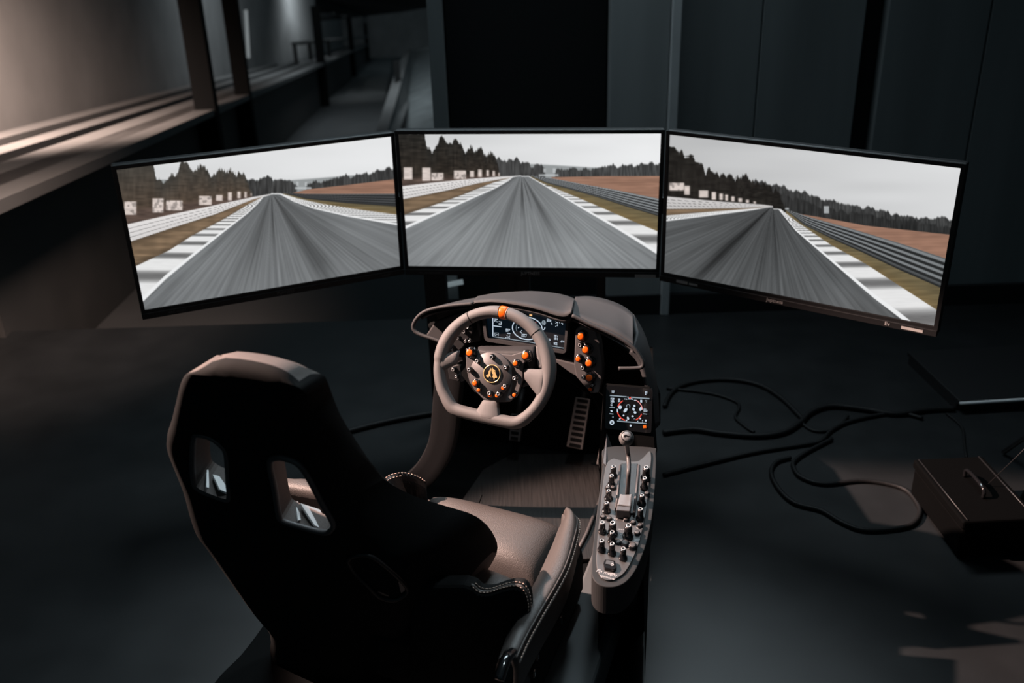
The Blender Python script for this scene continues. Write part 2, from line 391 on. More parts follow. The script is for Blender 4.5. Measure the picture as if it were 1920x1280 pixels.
def paint(X, Y, P):
    """colours (0..255 display values) of the race picture at picture coordinates X, Y"""
    S = P.get('soft', 3.0); vx, vy = P['vp']
    img = np.zeros(X.shape + (3,))
    def lay(mask, col):
        nonlocal img
        col = np.asarray(col, float); img = img*(1-mask[..., None]) + (col if col.ndim > 1 else col[None, :])*mask[..., None]
    def below(pts, soft=S): return sm(-soft, soft, Y-pl_y(X, pts))
    def grey(v, tint=(1, 1, 1)): return np.asarray(v)[..., None]*np.array(tint)
    # sky
    sky = P['sky'][0] + (P['sky'][1]-P['sky'][0])*sm(60, 1700, X) + 10*(noise2(X/420, Y/60, 3)-.5)
    lay(np.ones(X.shape), grey(sky, (.995, 1.0, 1.005)))
    L = X < vx
    # far hill
    if 'hill' in P: lay(below(P['hill'], 5), np.array([148, 152, 153]))
    # forests
    for pts, base, dark, seed in P['woods']:
        top = pl_y(X, pts) - 16*P.get('rough', 1)*(noise1(X/9, seed)-.5) - 26*P.get('rough', 1)*(noise1(X/23, seed+1)-.5)
        xin = sm(pts[0][0]-12, pts[0][0], X)*sm(pts[-1][0]+12, pts[-1][0], X)
        tex = dark*(.72 + .5*noise2(X/7, Y/60, seed+2)) + 10*(noise2(X/70, Y/40, seed+3)-.5)
        lay(sm(-6, 6, Y-top)*xin, grey(tex, (.99, 1.0, 1.0)))
    # big trees on the near side, smeared sideways by speed
    T = P['trees']
    blur = 1+2.2*sm(vx*.8, 60, X)
    top = pl_y(X, T) - 30*(noise1(X/(8*blur), 31)-.5) - 22*(noise1(X/21, 32)-.5) + 26*(noise2(X/120, Y/7, 33)-.5)*sm(vx*.7, 60, X)
    tex = P['tree_dark'] + 16*(noise2(X/(30*blur), Y/9, 34)-.5) + 12*(noise2(X/12, Y/50, 35)-.5)
    hh = sm(0, 1, (Y-pl_y(X, T))/np.maximum(60, pl_y(X, P['rail_l'][0])-pl_y(X, T)))
    c = grey(tex)*(np.array([1.0, .97, .9]) + hh[..., None]*P.get('warm', .55)*np.array([.5, .22, .05]))
    lay(sm(-7, 7, Y-top)*sm(T[-1][0]+4, T[-1][0]-4, X), c)
    if 'under' in P:
        lay(below(P['under'], 16)*sm(T[-1][0]+10, T[-1][0]-30, X), grey(62+26*noise2(X/50, Y/12, 41), (1.12, .93, .84)))
    for bx, by, bw, bh in P['boards']:
        mk = sm(-bw*.5-5, -bw*.5+5, X-bx)*sm(bw*.5+5, bw*.5-5, X-bx)*sm(-bh*.5-4, -bh*.5+4, Y-by)*sm(bh*.5+4, bh*.5-4, Y-by)
        lay(mk*.92, grey(205+30*noise2(X/40, Y/9, int(bx)) - 55*sm(.55, .7, noise2(X/14, Y/16, int(bx)+1))*(bw > 60), (1.02, .96, .93)))
    for bx, by, bw, bh in P.get('far', []):
        mk = sm(-bw*.5-3, -bw*.5+3, X-bx)*sm(bw*.5+3, bw*.5-3, X-bx)*sm(-bh*.5-3, -bh*.5+3, Y-by)*sm(bh*.5+3, bh*.5-3, Y-by)
        lay(mk*.8, np.array([190, 194, 196]))
    R = ~L
    # right side: field, rail, verge
    fl = 138 + 22*(noise2(X/160, Y/7, 51)-.5) + 14*(noise2(X/60, Y/16, 52)-.5)
    lay(below(P['field'], 2)*sm(P['field'][0][0]-3, P['field'][0][0]+12, X)*R, grey(fl, (1.08, .82, .69)))
    rt, rb = pl_y(X, P['rail_r'][0]), pl_y(X, P['rail_r'][1])
    q = np.clip((Y-rt)/np.maximum(rb-rt, 1e-3), 0, 1)
    st = .5+.5*np.sin(2*PI*(q*P.get('bands', 5.0)-.2)); st = sm(.25, .8, st)
    rail = P['rail_dark'] + (P['rail_lite']-P['rail_dark'])*st*(1-.75*sm(.72, .95, q)) + 70*sm(.07, .0, q)
    lay(sm(-2, 2, Y-rt)*R*sm(P['rail_r'][0][0][0]-2, P['rail_r'][0][0][0]+4, X), grey(rail, (.97, 1, 1.02)))
    gr = 1+.25*(noise2(X/90, Y/9, 53)-.5)
    verge = np.array([106, 95, 70])*gr[..., None] + (sm(.3, 1, (Y-rb)/np.maximum(20, pl_y(X, P['curb_r'][0])-rb))*12)[..., None]*np.array([1, .5, .0])
    lay(sm(-3, 3, Y-rb)*R*sm(P['rail_r'][1][0][0]-2, P['rail_r'][1][0][0]+6, X), verge)
    # left side: rail, verge
    rt, rb = pl_y(X, P['rail_l'][0]), pl_y(X, P['rail_l'][1])
    q = np.clip((Y-rt)/np.maximum(rb-rt, 1e-3), 0, 1)
    ln = sm(.86, .97, np.cos(2*PI*(q*4)))*sm(.05, .12, q)*sm(10, 45, rb-rt)
    lay(sm(-3, 3, Y-rt)*L, grey(P.get('rail_white', 226) - 95*ln - 14*q, (1, .985, .98)))
    vt = 118 + 34*(noise2(X/130, Y/10, 61)-.5) + 14*(noise2(X/40, Y/30, 62)-.5)
    u = np.clip((Y-rb)/np.maximum(pl_y(X, P['curb_l'][0])-rb, 8), 0, 1)
    vc = grey(vt, (1.04, .87, .69))*(1-.22*sm(.25, 0, u)-.25*sm(.72, 1, u))[..., None]
    lay(sm(-3, 3, Y-rb)*L, vc)
    # kerbs with soft grey sags
    K, yh = P['kerb']; fr = (K/np.maximum(Y-yh, 4)) % 1.0
    sag = sm(.45, .98, .5+.5*np.cos(2*PI*fr))*sm(14, 60, Y-yh)
    for side, key in ((L, 'curb_l'), (R, 'curb_r')):
        kc = 232 - 118*sag*P.get('kerb_dark', 1) - 8*noise2(X/50, Y/5, 71)
        lay(sm(-3, 3, Y-pl_y(X, P[key][0]))*side, grey(kc, (1, 1, 1)))
        inn = pl_y(X, P[key][1]); wl = 3 + .045*np.maximum(inn-vy, 0)
        lay(sm(-3, 3, Y-(inn-wl))*side, np.array([236, 237, 238]))
    # road
    rl = np.where(L, pl_y(X, P['curb_l'][1]), pl_y(X, P['curb_r'][1]))
    ang = np.arctan2(X-vx, np.maximum(Y-vy+14, 2)); dist = np.hypot(X-vx, Y-vy)
    road = P['road'] + 16*sm(100, 600, dist) + 17*(noise1(ang*60+900, 81)-.5) + 9*(noise1(ang*170+900, 82)-.5)*sm(50, 300, dist) + 12*(noise2(ang*30+50, dist/160, 83)-.5)
    for a0, wd, amt, d0, d1 in P['marks']:
        road = road - amt*np.exp(-((ang-a0)/wd)**2)*sm(0, 30, dist)*sm(d1, d0, dist)
    road = road - P.get('vig', 20)*sm(500, 1200, np.abs(X-vx))
    lay(sm(-3, 3, Y-rl)*((Y > vy-4)), grey(road, (.975, 1, 1.015)))
    return np.clip(img, 0, 255)
BW = [(1115, 322), (1300, 308), (1450, 295), (1600, 285), (1830, 270)]
PC = dict(corners=[(68, 80), (1812, 80), (1780, 965), (130, 940)], vp=(885, 352), sky=(206, 234), hill=[(930, 276), (1100, 284), (1350, 300), (1800, 310)],
    woods=[([(715, 246), (860, 246), (882, 262), (940, 270), (950, 292), (985, 276), (1035, 305)], 345, 66, 11), (BW, 355, 70, 15)],
    trees=[(40, 60), (238, 70), (255, 165), (290, 190), (315, 160), (345, 100), (360, 85), (380, 120), (400, 150), (440, 130), (460, 118), (480, 130), (500, 195), (512, 218), (530, 180), (550, 148), (568, 185), (590, 175), (615, 166), (635, 210), (652, 228), (668, 200), (680, 193), (700, 230), (720, 255), (732, 290), (742, 350)],
    tree_dark=38, under=[(60, 372), (500, 352), (740, 346)],
    boards=[(130, 335, 58, 80), (252, 340, 55, 86), (325, 357, 80, 50), (475, 345, 80, 56), (555, 340, 28, 40), (608, 335, 26, 50), (660, 335, 16, 40), (700, 338, 16, 36), (735, 343, 9, 24)],
    far=[(1038, 318, 16, 26), (1102, 320, 18, 30), (1065, 349, 130, 12)],
    field=[(1080, 362), (1450, 357), (1830, 358)],
    rail_r=[[(945, 350), (1100, 372), (1300, 410), (1500, 445), (1830, 512)], [(945, 353), (1050, 400), (1200, 440), (1400, 497), (1600, 562), (1830, 630)]],
    rail_dark=44, rail_lite=142, bands=6,
    curb_r=[[(935, 355), (1000, 392), (1100, 432), (1250, 492), (1450, 577), (1600, 642), (1830, 735)], [(932, 358), (1000, 397), (1140, 482), (1300, 577), (1500, 692), (1640, 777), (1830, 897)]],
    rail_l=[[(40, 424), (90, 418), (300, 395), (500, 376), (745, 357), (900, 352)], [(40, 512), (97, 504), (400, 445), (600, 400), (800, 366), (900, 356)]],
    curb_l=[[(40, 630), (105, 604), (300, 543), (480, 480), (700, 395), (822, 362), (900, 352)], [(40, 730), (115, 695), (250, 635), (400, 570), (560, 500), (720, 430), (800, 385), (826, 362), (900, 350)]],
    kerb=(1250, 350), road=122, marks=[(.02, .06, 55, 120, 300), (.50, .09, 34, 250, 520), (-.32, .10, 22, 300, 650), (.28, .035, 50, 80, 260), (-1.0, .12, 22, 300, 700)])
PLF = dict(corners=[(92, 292), (1762, 85), (1822, 862), (275, 1140)], vp=(1042, 438), sky=(212, 230), hill=[(1150, 352), (1300, 340), (1500, 322), (1800, 300)],
    woods=[([(895, 352), (1000, 338), (1040, 335), (1050, 355), (1090, 346), (1120, 352), (1190, 364)], 430, 62, 11), ([(1262, 366), (1450, 335), (1600, 310), (1800, 268)], 390, 62, 15)],
    trees=[(40, 240), (318, 240), (335, 330), (380, 372), (440, 330), (470, 308), (490, 245), (505, 238), (530, 265), (560, 290), (600, 268), (630, 260), (655, 300), (680, 338), (700, 330), (720, 290), (740, 290), (760, 312), (795, 284), (820, 325), (850, 315), (870, 311), (890, 340), (905, 375), (927, 445)],
    tree_dark=62, warm=.75, under=[(60, 560), (300, 520), (600, 480), (920, 440)],
    boards=[(180, 525, 74, 82), (350, 508, 68, 86), (450, 507, 100, 60), (640, 476, 78, 55), (725, 460, 40, 36), (790, 450, 24, 50), (845, 441, 20, 40), (885, 440, 14, 36), (920, 438, 6, 18)],
    far=[(1200, 372, 14, 24), (1252, 374, 14, 24), (1235, 398, 100, 12)],
    field=[(1165, 430), (1260, 406), (1500, 378), (1830, 336)],
    rail_r=[[(1112, 426), (1250, 432), (1500, 431), (1830, 428)], [(1112, 428), (1250, 462), (1500, 488), (1830, 508)]], rail_dark=40, rail_lite=78, bands=5,
    curb_r=[[(1100, 430), (1200, 460), (1350, 492), (1550, 522), (1830, 558)], [(1094, 436), (1180, 482), (1300, 522), (1500, 567), (1830, 622)]],
    rail_l=[[(60, 650), (160, 624), (450, 558), (700, 504), (925, 454), (1060, 430)], [(60, 760), (182, 730), (450, 640), (700, 560), (925, 470), (1060, 432)]],
    curb_l=[[(60, 950), (220, 875), (420, 780), (560, 690), (750, 590), (900, 500), (988, 452), (1060, 434)], [(60, 1265), (265, 1090), (400, 955), (560, 822), (760, 662), (900, 552), (960, 495), (994, 453), (1060, 432)]],
    kerb=(1500, 435), road=106, marks=[(.60, .10, 40, 500, 900), (-.28, .10, 22, 300, 600), (.05, .05, 30, 120, 330), (.95, .14, 16, 400, 800)])
PRG = dict(corners=[(108, 78), (1775, 245), (1605, 1168), (80, 835)], vp=(672, 480), sky=(186, 218),
    woods=[([(560, 330), (650, 345), (750, 370), (850, 395), (950, 428), (1050, 455), (1200, 480), (1400, 525), (1560, 545), (1650, 540), (1800, 570)], 560, 62, 11),
           ([(560, 350), (650, 385), (750, 420), (950, 478), (1100, 508), (1300, 535), (1500, 560), (1800, 610)], 560, 46, 15)],
    trees=[(60, 140), (108, 150), (130, 145), (165, 185), (190, 198), (235, 203), (255, 233), (285, 240), (300, 290), (320, 268), (345, 290), (400, 295), (440, 310), (520, 310), (560, 330), (640, 350), (700, 400), (745, 485)],
    tree_dark=30, warm=.1, rough=.8,
    boards=[(145, 365, 80, 44), (200, 385, 30, 50), (290, 405, 50, 40), (345, 415, 24, 44), (385, 420, 20, 36), (415, 425, 16, 34), (450, 432, 18, 28), (490, 438, 22, 22), (530, 445, 18, 18), (570, 452, 14, 14)],
    far=[(975, 492, 30, 42), (750, 487, 22, 10)],
    field=[(805, 513), (1000, 545), (1200, 583), (1698, 637), (1800, 650)],
    rail_r=[[(742, 489), (815, 513), (900, 540), (1100, 595), (1400, 685), (1672, 775), (1800, 815)], [(742, 492), (850, 580), (1000, 655), (1200, 745), (1400, 840), (1640, 945), (1800, 1015)]], rail_dark=40, rail_lite=128, bands=5,
    curb_r=[[(715, 488), (800, 556), (1000, 692), (1200, 802), (1400, 932), (1615, 1072), (1800, 1190)], [(702, 490), (800, 612), (950, 742), (1100, 872), (1250, 1002), (1400, 1117), (1560, 1250), (1800, 1440)]],
    rail_l=[[(60, 415), (95, 420), (400, 448), (625, 464), (690, 474)], [(60, 490), (300, 487), (500, 484), (625, 478), (690, 476)]],
    curb_l=[[(60, 528), (92, 524), (300, 506), (500, 490), (632, 479), (690, 476)], [(60, 560), (90, 556), (400, 516), (560, 495), (635, 481), (690, 476)]],
    kerb=(1300, 480), road=76, rail_white=205, marks=[(-.80, .10, 34, 400, 800), (.05, .10, 14, 100, 400), (-.2, .06, 14, 300, 700)], vig=10)

# ------------------------------------------------------------------ monitors
SCREEN_MAT = bpy.data.materials.new('lit_screen_picture'); SCREEN_MAT.use_nodes = True
_nt = SCREEN_MAT.node_tree; _b = _nt.nodes['Principled BSDF']
_b.inputs['Base Color'].default_value = (.006, .006, .006, 1); _b.inputs['Roughness'].default_value = .35
_at = _nt.nodes.new('ShaderNodeAttribute'); _at.attribute_name = 'picture'
_nt.links.new(_at.outputs['Color'], _b.inputs['Emission Color']); _b.inputs['Emission Strength'].default_value = 1.0
MW, MH = .85, .4576
def text_mesh(s, size, mat_, parent, M_, name='lettering', shear=0.0, extrude=.0004, align='CENTER'):
    cu = bpy.data.curves.new(name, 'FONT'); cu.body = s; cu.size = size; cu.extrude = extrude; cu.shear = shear; cu.align_x = align
    cu.resolution_u = 2
    t = bpy.data.objects.new('tmp_text', cu); COL.objects.link(t)
    dg = bpy.context.evaluated_depsgraph_get(); me = bpy.data.meshes.new_from_object(t.evaluated_get(dg))
    bpy.data.objects.remove(t); me.name = name; me.materials.clear(); me.materials.append(mat_)
    return add(name, me, parent, M=M_)
def monitor(c, yaw, tilt, P, label, nx=440, ny=240):
    d = V(math.cos(yaw), math.sin(yaw), 0); n0 = V(-math.sin(yaw), math.cos(yaw), 0)
    u = EZ*math.cos(tilt) + n0*math.sin(tilt); n = u.cross(d)*-1
    c = Vector(c); n = -d.cross(u)                    # away from the viewer
    t = thing('monitor', label, 'monitor', c + n*.03 - u*(MH/2+.03), 'racing screens')
    W = lambda a, b, k=0: c + d*a + u*b + n*k
    bx, bt, bb_ = .0125, .0125, .030
    # rear housing
    prism('housing', [W(-MW/2-bx, MH/2+bt, .004), W(MW/2+bx, MH/2+bt, .004), W(MW/2+bx, -MH/2-bb_, .004), W(-MW/2-bx, -MH/2-bb_, .004)], n*.034, M['plastic'], t, bevel=.005)
    prism('rear_bulge', [W(-MW*.3, MH*.3, .038), W(MW*.3, MH*.3, .038), W(MW*.3, -MH*.38, .038), W(-MW*.3, -MH*.38, .038)], n*.03, M['plastic'], t, bevel=.01)
    # bezel frame
    fr = MB()
    o4 = [(-MW/2-bx, MH/2+bt), (MW/2+bx, MH/2+bt), (MW/2+bx, -MH/2-bb_), (-MW/2-bx, -MH/2-bb_)]; i4 = [(-MW/2, MH/2), (MW/2, MH/2), (MW/2, -MH/2), (-MW/2, -MH/2)]
    vs = [W(*q, -.004) for q in o4] + [W(*q, -.004) for q in i4] + [W(*q, .006) for q in o4] + [W(*q, .006) for q in i4]
    fs = []
    for k in range(4):
        l = (k+1) % 4; fs += [(k, l, 4+l, 4+k), (8+k, 12+k, 12+l, 8+l), (k, 8+k, 8+l, l), (4+k, 4+l, 12+l, 12+k)]
    obj('bezel', vs, fs, M['plastic'], t, False, bevel=.0015)
    # chin lip
    ch = prism('chin', [W(-MW/2-bx, -MH/2-.010, -.004), W(MW/2+bx, -MH/2-.010, -.004), W(MW/2+bx, -MH/2-bb_, -.004), W(-MW/2-bx, -MH/2-bb_, -.004)], -n*.006, M['plastic'], t, bevel=.002)
    # the picture
    H = hom([(0, 0), (1, 0), (1, 1), (0, 1)], P['corners'])
    a, b = np.meshgrid(np.linspace(0, 1, nx+1), np.linspace(0, 1, ny+1))
    w = H[2, 0]*a + H[2, 1]*b + H[2, 2]; X = (H[0, 0]*a+H[0, 1]*b+H[0, 2])/w; Y = (H[1, 0]*a+H[1, 1]*b+H[1, 2])/w
    img = paint(X, Y, P)/255.0
    lin = np.where(img <= .04045, img/12.92, ((img+.055)/1.055)**2.4)
    org = np.array(ORG[t.name]); c_, d_, u_ = np.array(c), np.array(d), np.array(u)
    pos = (c_-org)[None, None] + ((a-.5)*MW)[..., None]*d_ + ((.5-b)*MH)[..., None]*u_
    idx = np.arange((nx+1)*(ny+1)).reshape(ny+1, nx+1)
    fc = np.stack([idx[:-1, :-1], idx[1:, :-1], idx[1:, 1:], idx[:-1, 1:]], -1).reshape(-1, 4)
    me = bpy.data.meshes.new('screen'); me.vertices.add(pos.size//3); me.vertices.foreach_set('co', pos.ravel())
    me.loops.add(fc.size); me.loops.foreach_set('vertex_index', fc.ravel().astype(np.int32))
    me.polygons.add(len(fc)); me.polygons.foreach_set('loop_start', np.arange(0, fc.size, 4, dtype=np.int32))
    me.update(calc_edges=True)
    at_ = me.color_attributes.new('picture', 'FLOAT_COLOR', 'POINT')
    at_.data.foreach_set('color', np.concatenate([lin, np.ones(lin.shape[:2]+(1,))], -1).astype(np.float32).ravel())
    me.materials.append(SCREEN_MAT); add('screen', me, t)
    pm = Matrix((d, u, -n)).transposed().to_4x4()
    MM = lambda a_, b_, k=-.0105: Matrix.Translation(W(a_, b_, k)) @ pm
    return t, W, MM, d, u, n, ch
CL, CC, CRr = V(-.7724, 2.9943, CAM_H-.9304), V(.0712, 3.0902, CAM_H-.9216), V(.8592, 2.7378, CAM_H-.9134)
mL = monitor(CL, math.radians(23.0), math.radians(-1.74), PLF, 'left angled monitor whose race picture shows blurred trees along its outer edge')
mC = monitor(CC, math.radians(-6.92), 0, PC, 'middle monitor facing the wheel with a straight road between white kerbs')
mR = monitor(CRr, math.radians(-35.39), 0, PRG, 'right angled monitor whose race picture shows a striped guardrail below a brown field')
M['mark'] = mat('pale_bezel_print', (.45, .43, .42), .5, scale=100, var=.05)
M['mark_dim'] = mat('dim_bezel_print', (.10, .10, .10), .5, scale=100, var=.05)
yb = -MH/2-.0235
for (t, W, MM, d, u, n, ch), items in ((mL, [('PUPNESS', .02, .015, 'mark_dim'), ('RRC 1100M', -.33, .011, 'mark_dim'), ('RRNEST', .37, .009, 'mark_dim')]),
        (mC, [('JUPTNESS', .0, .015, 'mark'), ('RRL IGHRERS DERST', -.345, .009, 'mark_dim')]),
        (mR, [('Juptness', -.04, .016, 'mark'), ('Ev', .30, .016, 'mark')])):
    for s, a_, sz, m_ in items: text_mesh(s, sz, M[m_], t, MM(a_, yb), 'lettering')
def plaque(mon, a0, a1, b0, b1):
    t, W, MM, d, u, n, ch = mon
    prism('plaque', [W(a0, b1, -.010), W(a1, b1, -.010), W(a1, b0, -.010), W(a0, b0, -.010)], -n*.0015, M['mark'], t)
plaque(mC, .355, .425, yb-.005, yb+.006)
plaque(mR, -.375, -.335, yb+.001, yb+.010); plaque(mR, -.330, -.30, yb+.001, yb+.008); plaque(mR, .34, .40, yb-.001, yb+.007)

# monitor stand
st = thing('monitor_stand', 'black steel monitor stand with upright posts behind the dashboard', 'stand', V(.05, 3.35, 0))
base_c = V(.0, 3.33, 0)
dC = V(math.cos(math.radians(-6.9)), math.sin(math.radians(-6.9)), 0); nC = V(-dC.y, dC.x, 0)
obj('cross_beam', *box_g(CC + nC*.125 + V(0, 0, -.04), dC, nC, EZ, 1.25, .05, .06), M['plastic'], st, False, bevel=.004)
for x, r in ((812, .028), (830, .014), (955, .036), (978, .03), (1127, .016)):
    q = Plane(CC + nC*.135, dC, EZ).p(x, 530); b = V(q.x, q.y, 0)
    obj('post', *box_g(b + EZ*.44, dC, nC, EZ, r*2, .05, .88), M['plastic'], st, False, bevel=.004)
for s in (.0, .24):
    obj('foot', *box_g(base_c + nC*.06 + dC*s*.9 + EZ*.02, dC, nC, EZ, .07, .34, .04), M['plastic'], st, False, bevel=.006)
None if True else obj('foot_beam', *box_g(CC*1.0 + nC*.135 + V(0, 0, -CC.z + .03), dC, nC, EZ, 1.0, .06, .05), M['plastic'], st, False, bevel=.005)
for mon, s in ((mL, 1), (mR, -1)):
    t, W, MM, d, u, n, ch = mon
    a = CC + nC*.125 + dC*s*-.6 + V(0, 0, -.04)
    tube('side_arm', [a, W(s*.2, -.04, .12), W(0, -.04, .09)], .022, M['plastic'], st, 8)
    obj('mount_plate', *box_g(W(0, -.04, .076), d, u, n, .12, .12, .012), M['plastic'], st, False)
obj('mount_plate', *box_g(CC + nC*.085 + V(0, 0, -.04), dC, EZ, nC, .14, .14, .034), M['plastic'], st, False)
# ------------------------------------------------------------------ rig axes
YAW = math.radians(20)
RR = V(math.cos(YAW), -math.sin(YAW), 0); FF = V(math.sin(YAW), math.cos(YAW), 0)
WC = at_d(925, 693, 2.45)
_t = math.radians(25)
UW = FF*math.sin(_t) + EZ*math.cos(_t)
_st = math.radians(4.0)
WPL = Plane(WC, RR*math.cos(_st) - UW*math.sin(_st), RR*math.sin(_st) + UW*math.cos(_st))
_t = math.radians(15)
DPL = Plane(WC + FF*.17, RR, FF*math.sin(_t) + EZ*math.cos(_t))     # dashboard face

# knobs shared by wheel, dashboard and console ------------------------------------
def lathe_md(name, prof, m, seg=18): return meshdata(name, *lathe_g(prof, seg), m)
K = {}
def knob_kind(key, r, h, capr, capm, collar=1.3):
    base = lathe_md('knob', [(r*collar, 0), (r*collar, h*.10), (r*collar*.9, h*.16), (r, h*.17), (r*.97, h*.82), (r*.86, h*.95), (r*.5, h*.96)], M['gloss'])
    if capm == 'chrome':          # bright ring round a dark dimple
        vs, fs = lathe_g([(capr, h*.9), (capr, h*1.04), (capr*.88, h*1.09), (capr*.62, h*1.08), (capr*.55, h*1.02), (capr*.05, h*1.02)])
        cap = meshdata('knob_cap', vs, fs, [M['chrome'], M['gloss']], True, [0]*54 + [1]*(len(fs)-54))
    else:
        cap = lathe_md('knob_cap', [(capr, h*.9), (capr, h*1.03), (capr*.85, h*1.09), (capr*.3, h*1.10)], M[capm])
    K[key] = (base, cap, h, capm)
knob_kind('big_o', .0122, .020, .0088, 'orange'); knob_kind('mid_o', .0088, .015, .0066, 'orange'); knob_kind('small_o', .006, .010, .0048, 'orange', 1.15)
knob_kind('silver', .0068, .013, .0045, 'chrome', 1.15); knob_kind('tiny', .0048, .012, .0034, 'chrome')
knob_kind('tall', .0068, .030, .0050, 'chrome', 1.45); knob_kind('tall_big', .0090, .034, .0062, 'chrome', 1.4)
knob_kind('flat', .0066, .006, .0044, 'steel', 1.2); knob_kind('flat_big', .0098, .008, .0070, 'steel', 1.15); knob_kind('copper_tall', .0070, .026, .0045, 'chrome', 1.5)
def knob(kind, plane, px, py, base_off, parent, spin=0.0, lab=None):
    """a push button or rotary knob whose cap shows at that spot of the photograph"""
    base, cap, h, cm = K[kind]
    pos = plane.p(px, py, base_off + h) - plane.n*h
    o = add('knob', base, parent, M=plane.M(pos, spin))
    if cm == 'orange': o['label'] = 'gloss black push button with an orange cap'
    c = bpy.data.objects.new('knob_cap', cap); COL.objects.link(c); c.parent = o
    return o

# ------------------------------------------------------------------ cockpit
cockpit = thing('racing_cockpit', 'dark racing simulator cockpit with hooded dashboard, button cluster and long switch console', 'racing simulator', V(.05, 2.3, 0))
# base plate on the floor
zb = .035
bl = smooth_path([at_z(330, 1400, zb), at_z(400, 1280, zb), at_z(452, 1225, zb), at_z(500, 1160, zb), at_z(560, 1060, zb), at_z(690, 930, zb), at_z(790, 868, zb), at_z(835, 800, zb)], 4)
br = [at_z(1180, 770, zb), at_z(1200, 860, zb), at_z(1212, 1000, zb), at_z(1150, 1285, zb), at_z(1110, 1400, zb)]
prism('base_plate', bl + br, (0, 0, -.034), M['matte'], cockpit, bevel=.006)
# slate side beam beside the seat
zs = .15
prism('side_beam', [at_z(985, 1330, zs), at_z(1098, 1330, zs), at_z(1166, 1125, zs), at_z(1200, 1010, zs), at_z(1120, 1010, zs), at_z(1072, 1130, zs)], (0, 0, -.115), M['slate'], cockpit, bevel=.008)
# ribbed floor mat with a bright lip
zm = .05
mt = prism('floor_mat', [at_z(850, 960, zm), at_z(905, 880, zm), at_z(960, 850, zm), at_z(1130, 850, zm), at_z(1136, 930, zm), at_z(1112, 1046, zm), at_z(1060, 1050, zm), at_z(960, 1080, zm)], (0, 0, -.014), M['mat'], cockpit, bevel=.003)
tube('mat_lip', [at_z(1076, 1046, zm+.004), at_z(1100, 1000, zm+.006), at_z(1128, 930, zm+.006)], .006, M['steel'], cockpit, 8)
# firewall and footwell sides
fwp = Plane(WC + FF*.80 - EZ*.4, RR, EZ)
prism('firewall', [fwp.p(815, 690), fwp.p(1215, 690), fwp.p(1215, 905), fwp.p(815, 905)], FF*.03, M['matte'], cockpit)
# curved left strut from dashboard to the floor
lsp = Plane(at_z(830, 780, .42), RR, EZ)
lo = smooth_path([lsp.p(*q) for q in ((822, 640), (815, 700), (810, 760), (805, 815), (793, 850), (772, 880), (740, 905), (690, 925))], 5)
li = smooth_path([lsp.p(*q) for q in ((872, 640), (866, 700), (860, 760), (856, 805), (848, 845), (832, 880), (806, 912), (760, 940))], 5)
obj('curved_strut', *slab_g([[a, a.lerp(b, .33), a.lerp(b, .67), b] for a, b in zip(lo, li)], FF*.035), M['plastic'], cockpit, True, bevel=.004)

# dashboard body behind everything (black)
prism('dash_body', [DPL.p(*q, -.05) for q in ((798, 606), (845, 590), (892, 584), (980, 584), (1070, 602), (1130, 630), (1186, 662), (1204, 690), (1222, 735), (1222, 800), (1140, 805), (1110, 745), (1050, 705), (930, 690), (850, 665), (815, 640))], FF*.14 - EZ*.075, M['matte'], cockpit, bevel=.01)
# hood over the instrument display
def hood(name, front, back, lip, m, thick=.012, n=5, bulge=.012, off0=.05, off1=-.20):
    o1 = off1 if isinstance(off1, tuple) else (off1, off1); nb = len(back)-1
    f = smooth_path([DPL.p(*q, off0) for q in front], 5); b = smooth_path([DPL.p(*q, o1[0]+(o1[1]-o1[0])*i/nb) for i, q in enumerate(back)], 5)
    k = min(len(f), len(b)); rows = []
    under = [p - EZ*lip - DPL.n*.02 for p in f[:k]]
    rows.append(under)
    for i in range(n+1):
        t = i/n; rows.append([f[j].lerp(b[j], t) + EZ*bulge*math.sin(PI*t) for j in range(k)])
    rows.append([p - EZ*.10 + FF*.03 for p in b[:k]])
    return obj(name, *slab_g(rows, lambda i, j: FF*.004 - EZ*thick), m, cockpit, True)
hood('dash_hood', [(886, 568), (925, 566), (965, 571), (1008, 580), (1042, 591), (1060, 593), (1071, 586)],
     [(903, 558), (935, 550), (970, 546), (1005, 545.5), (1040, 549), (1063, 554), (1080, 561)], .012, M['soft'])
hood('dash_wing', [(1073, 592), (1100, 605), (1130, 618), (1158, 631), (1178, 645), (1187, 653)],
     [(1079, 556), (1104, 555), (1130, 559), (1155, 567), (1174, 577), (1187, 588)], .010, M['soft'], off0=.045, off1=(-.20, -.07), bulge=.006)
hood('dash_wing', [(785, 590), (800, 583), (825, 577), (850, 573), (872, 570), (885, 569)],
     [(815, 577), (828, 573), (845, 568), (865, 563), (885, 559), (901, 557)], .006, M['soft'], off0=.04, bulge=.004)
# shaded outer side of the right wing and pod
so = [DPL.p(*q, .03) for q in ((1187, 654), (1200, 668), (1209, 690), (1217, 720), (1222, 760), (1224, 800))]
sb = [DPL.p(*q, -.07) for q in ((1188, 588), (1204, 615), (1217, 648), (1226, 690), (1231, 740), (1233, 790))]
obj('wing_side', *slab_g([[a, a.lerp(b, .5) + RR*.012, b] for a, b in zip(smooth_path(so, 4), smooth_path(sb, 4))], V(-.01, 0, -.012)), M['soft'], cockpit, True)
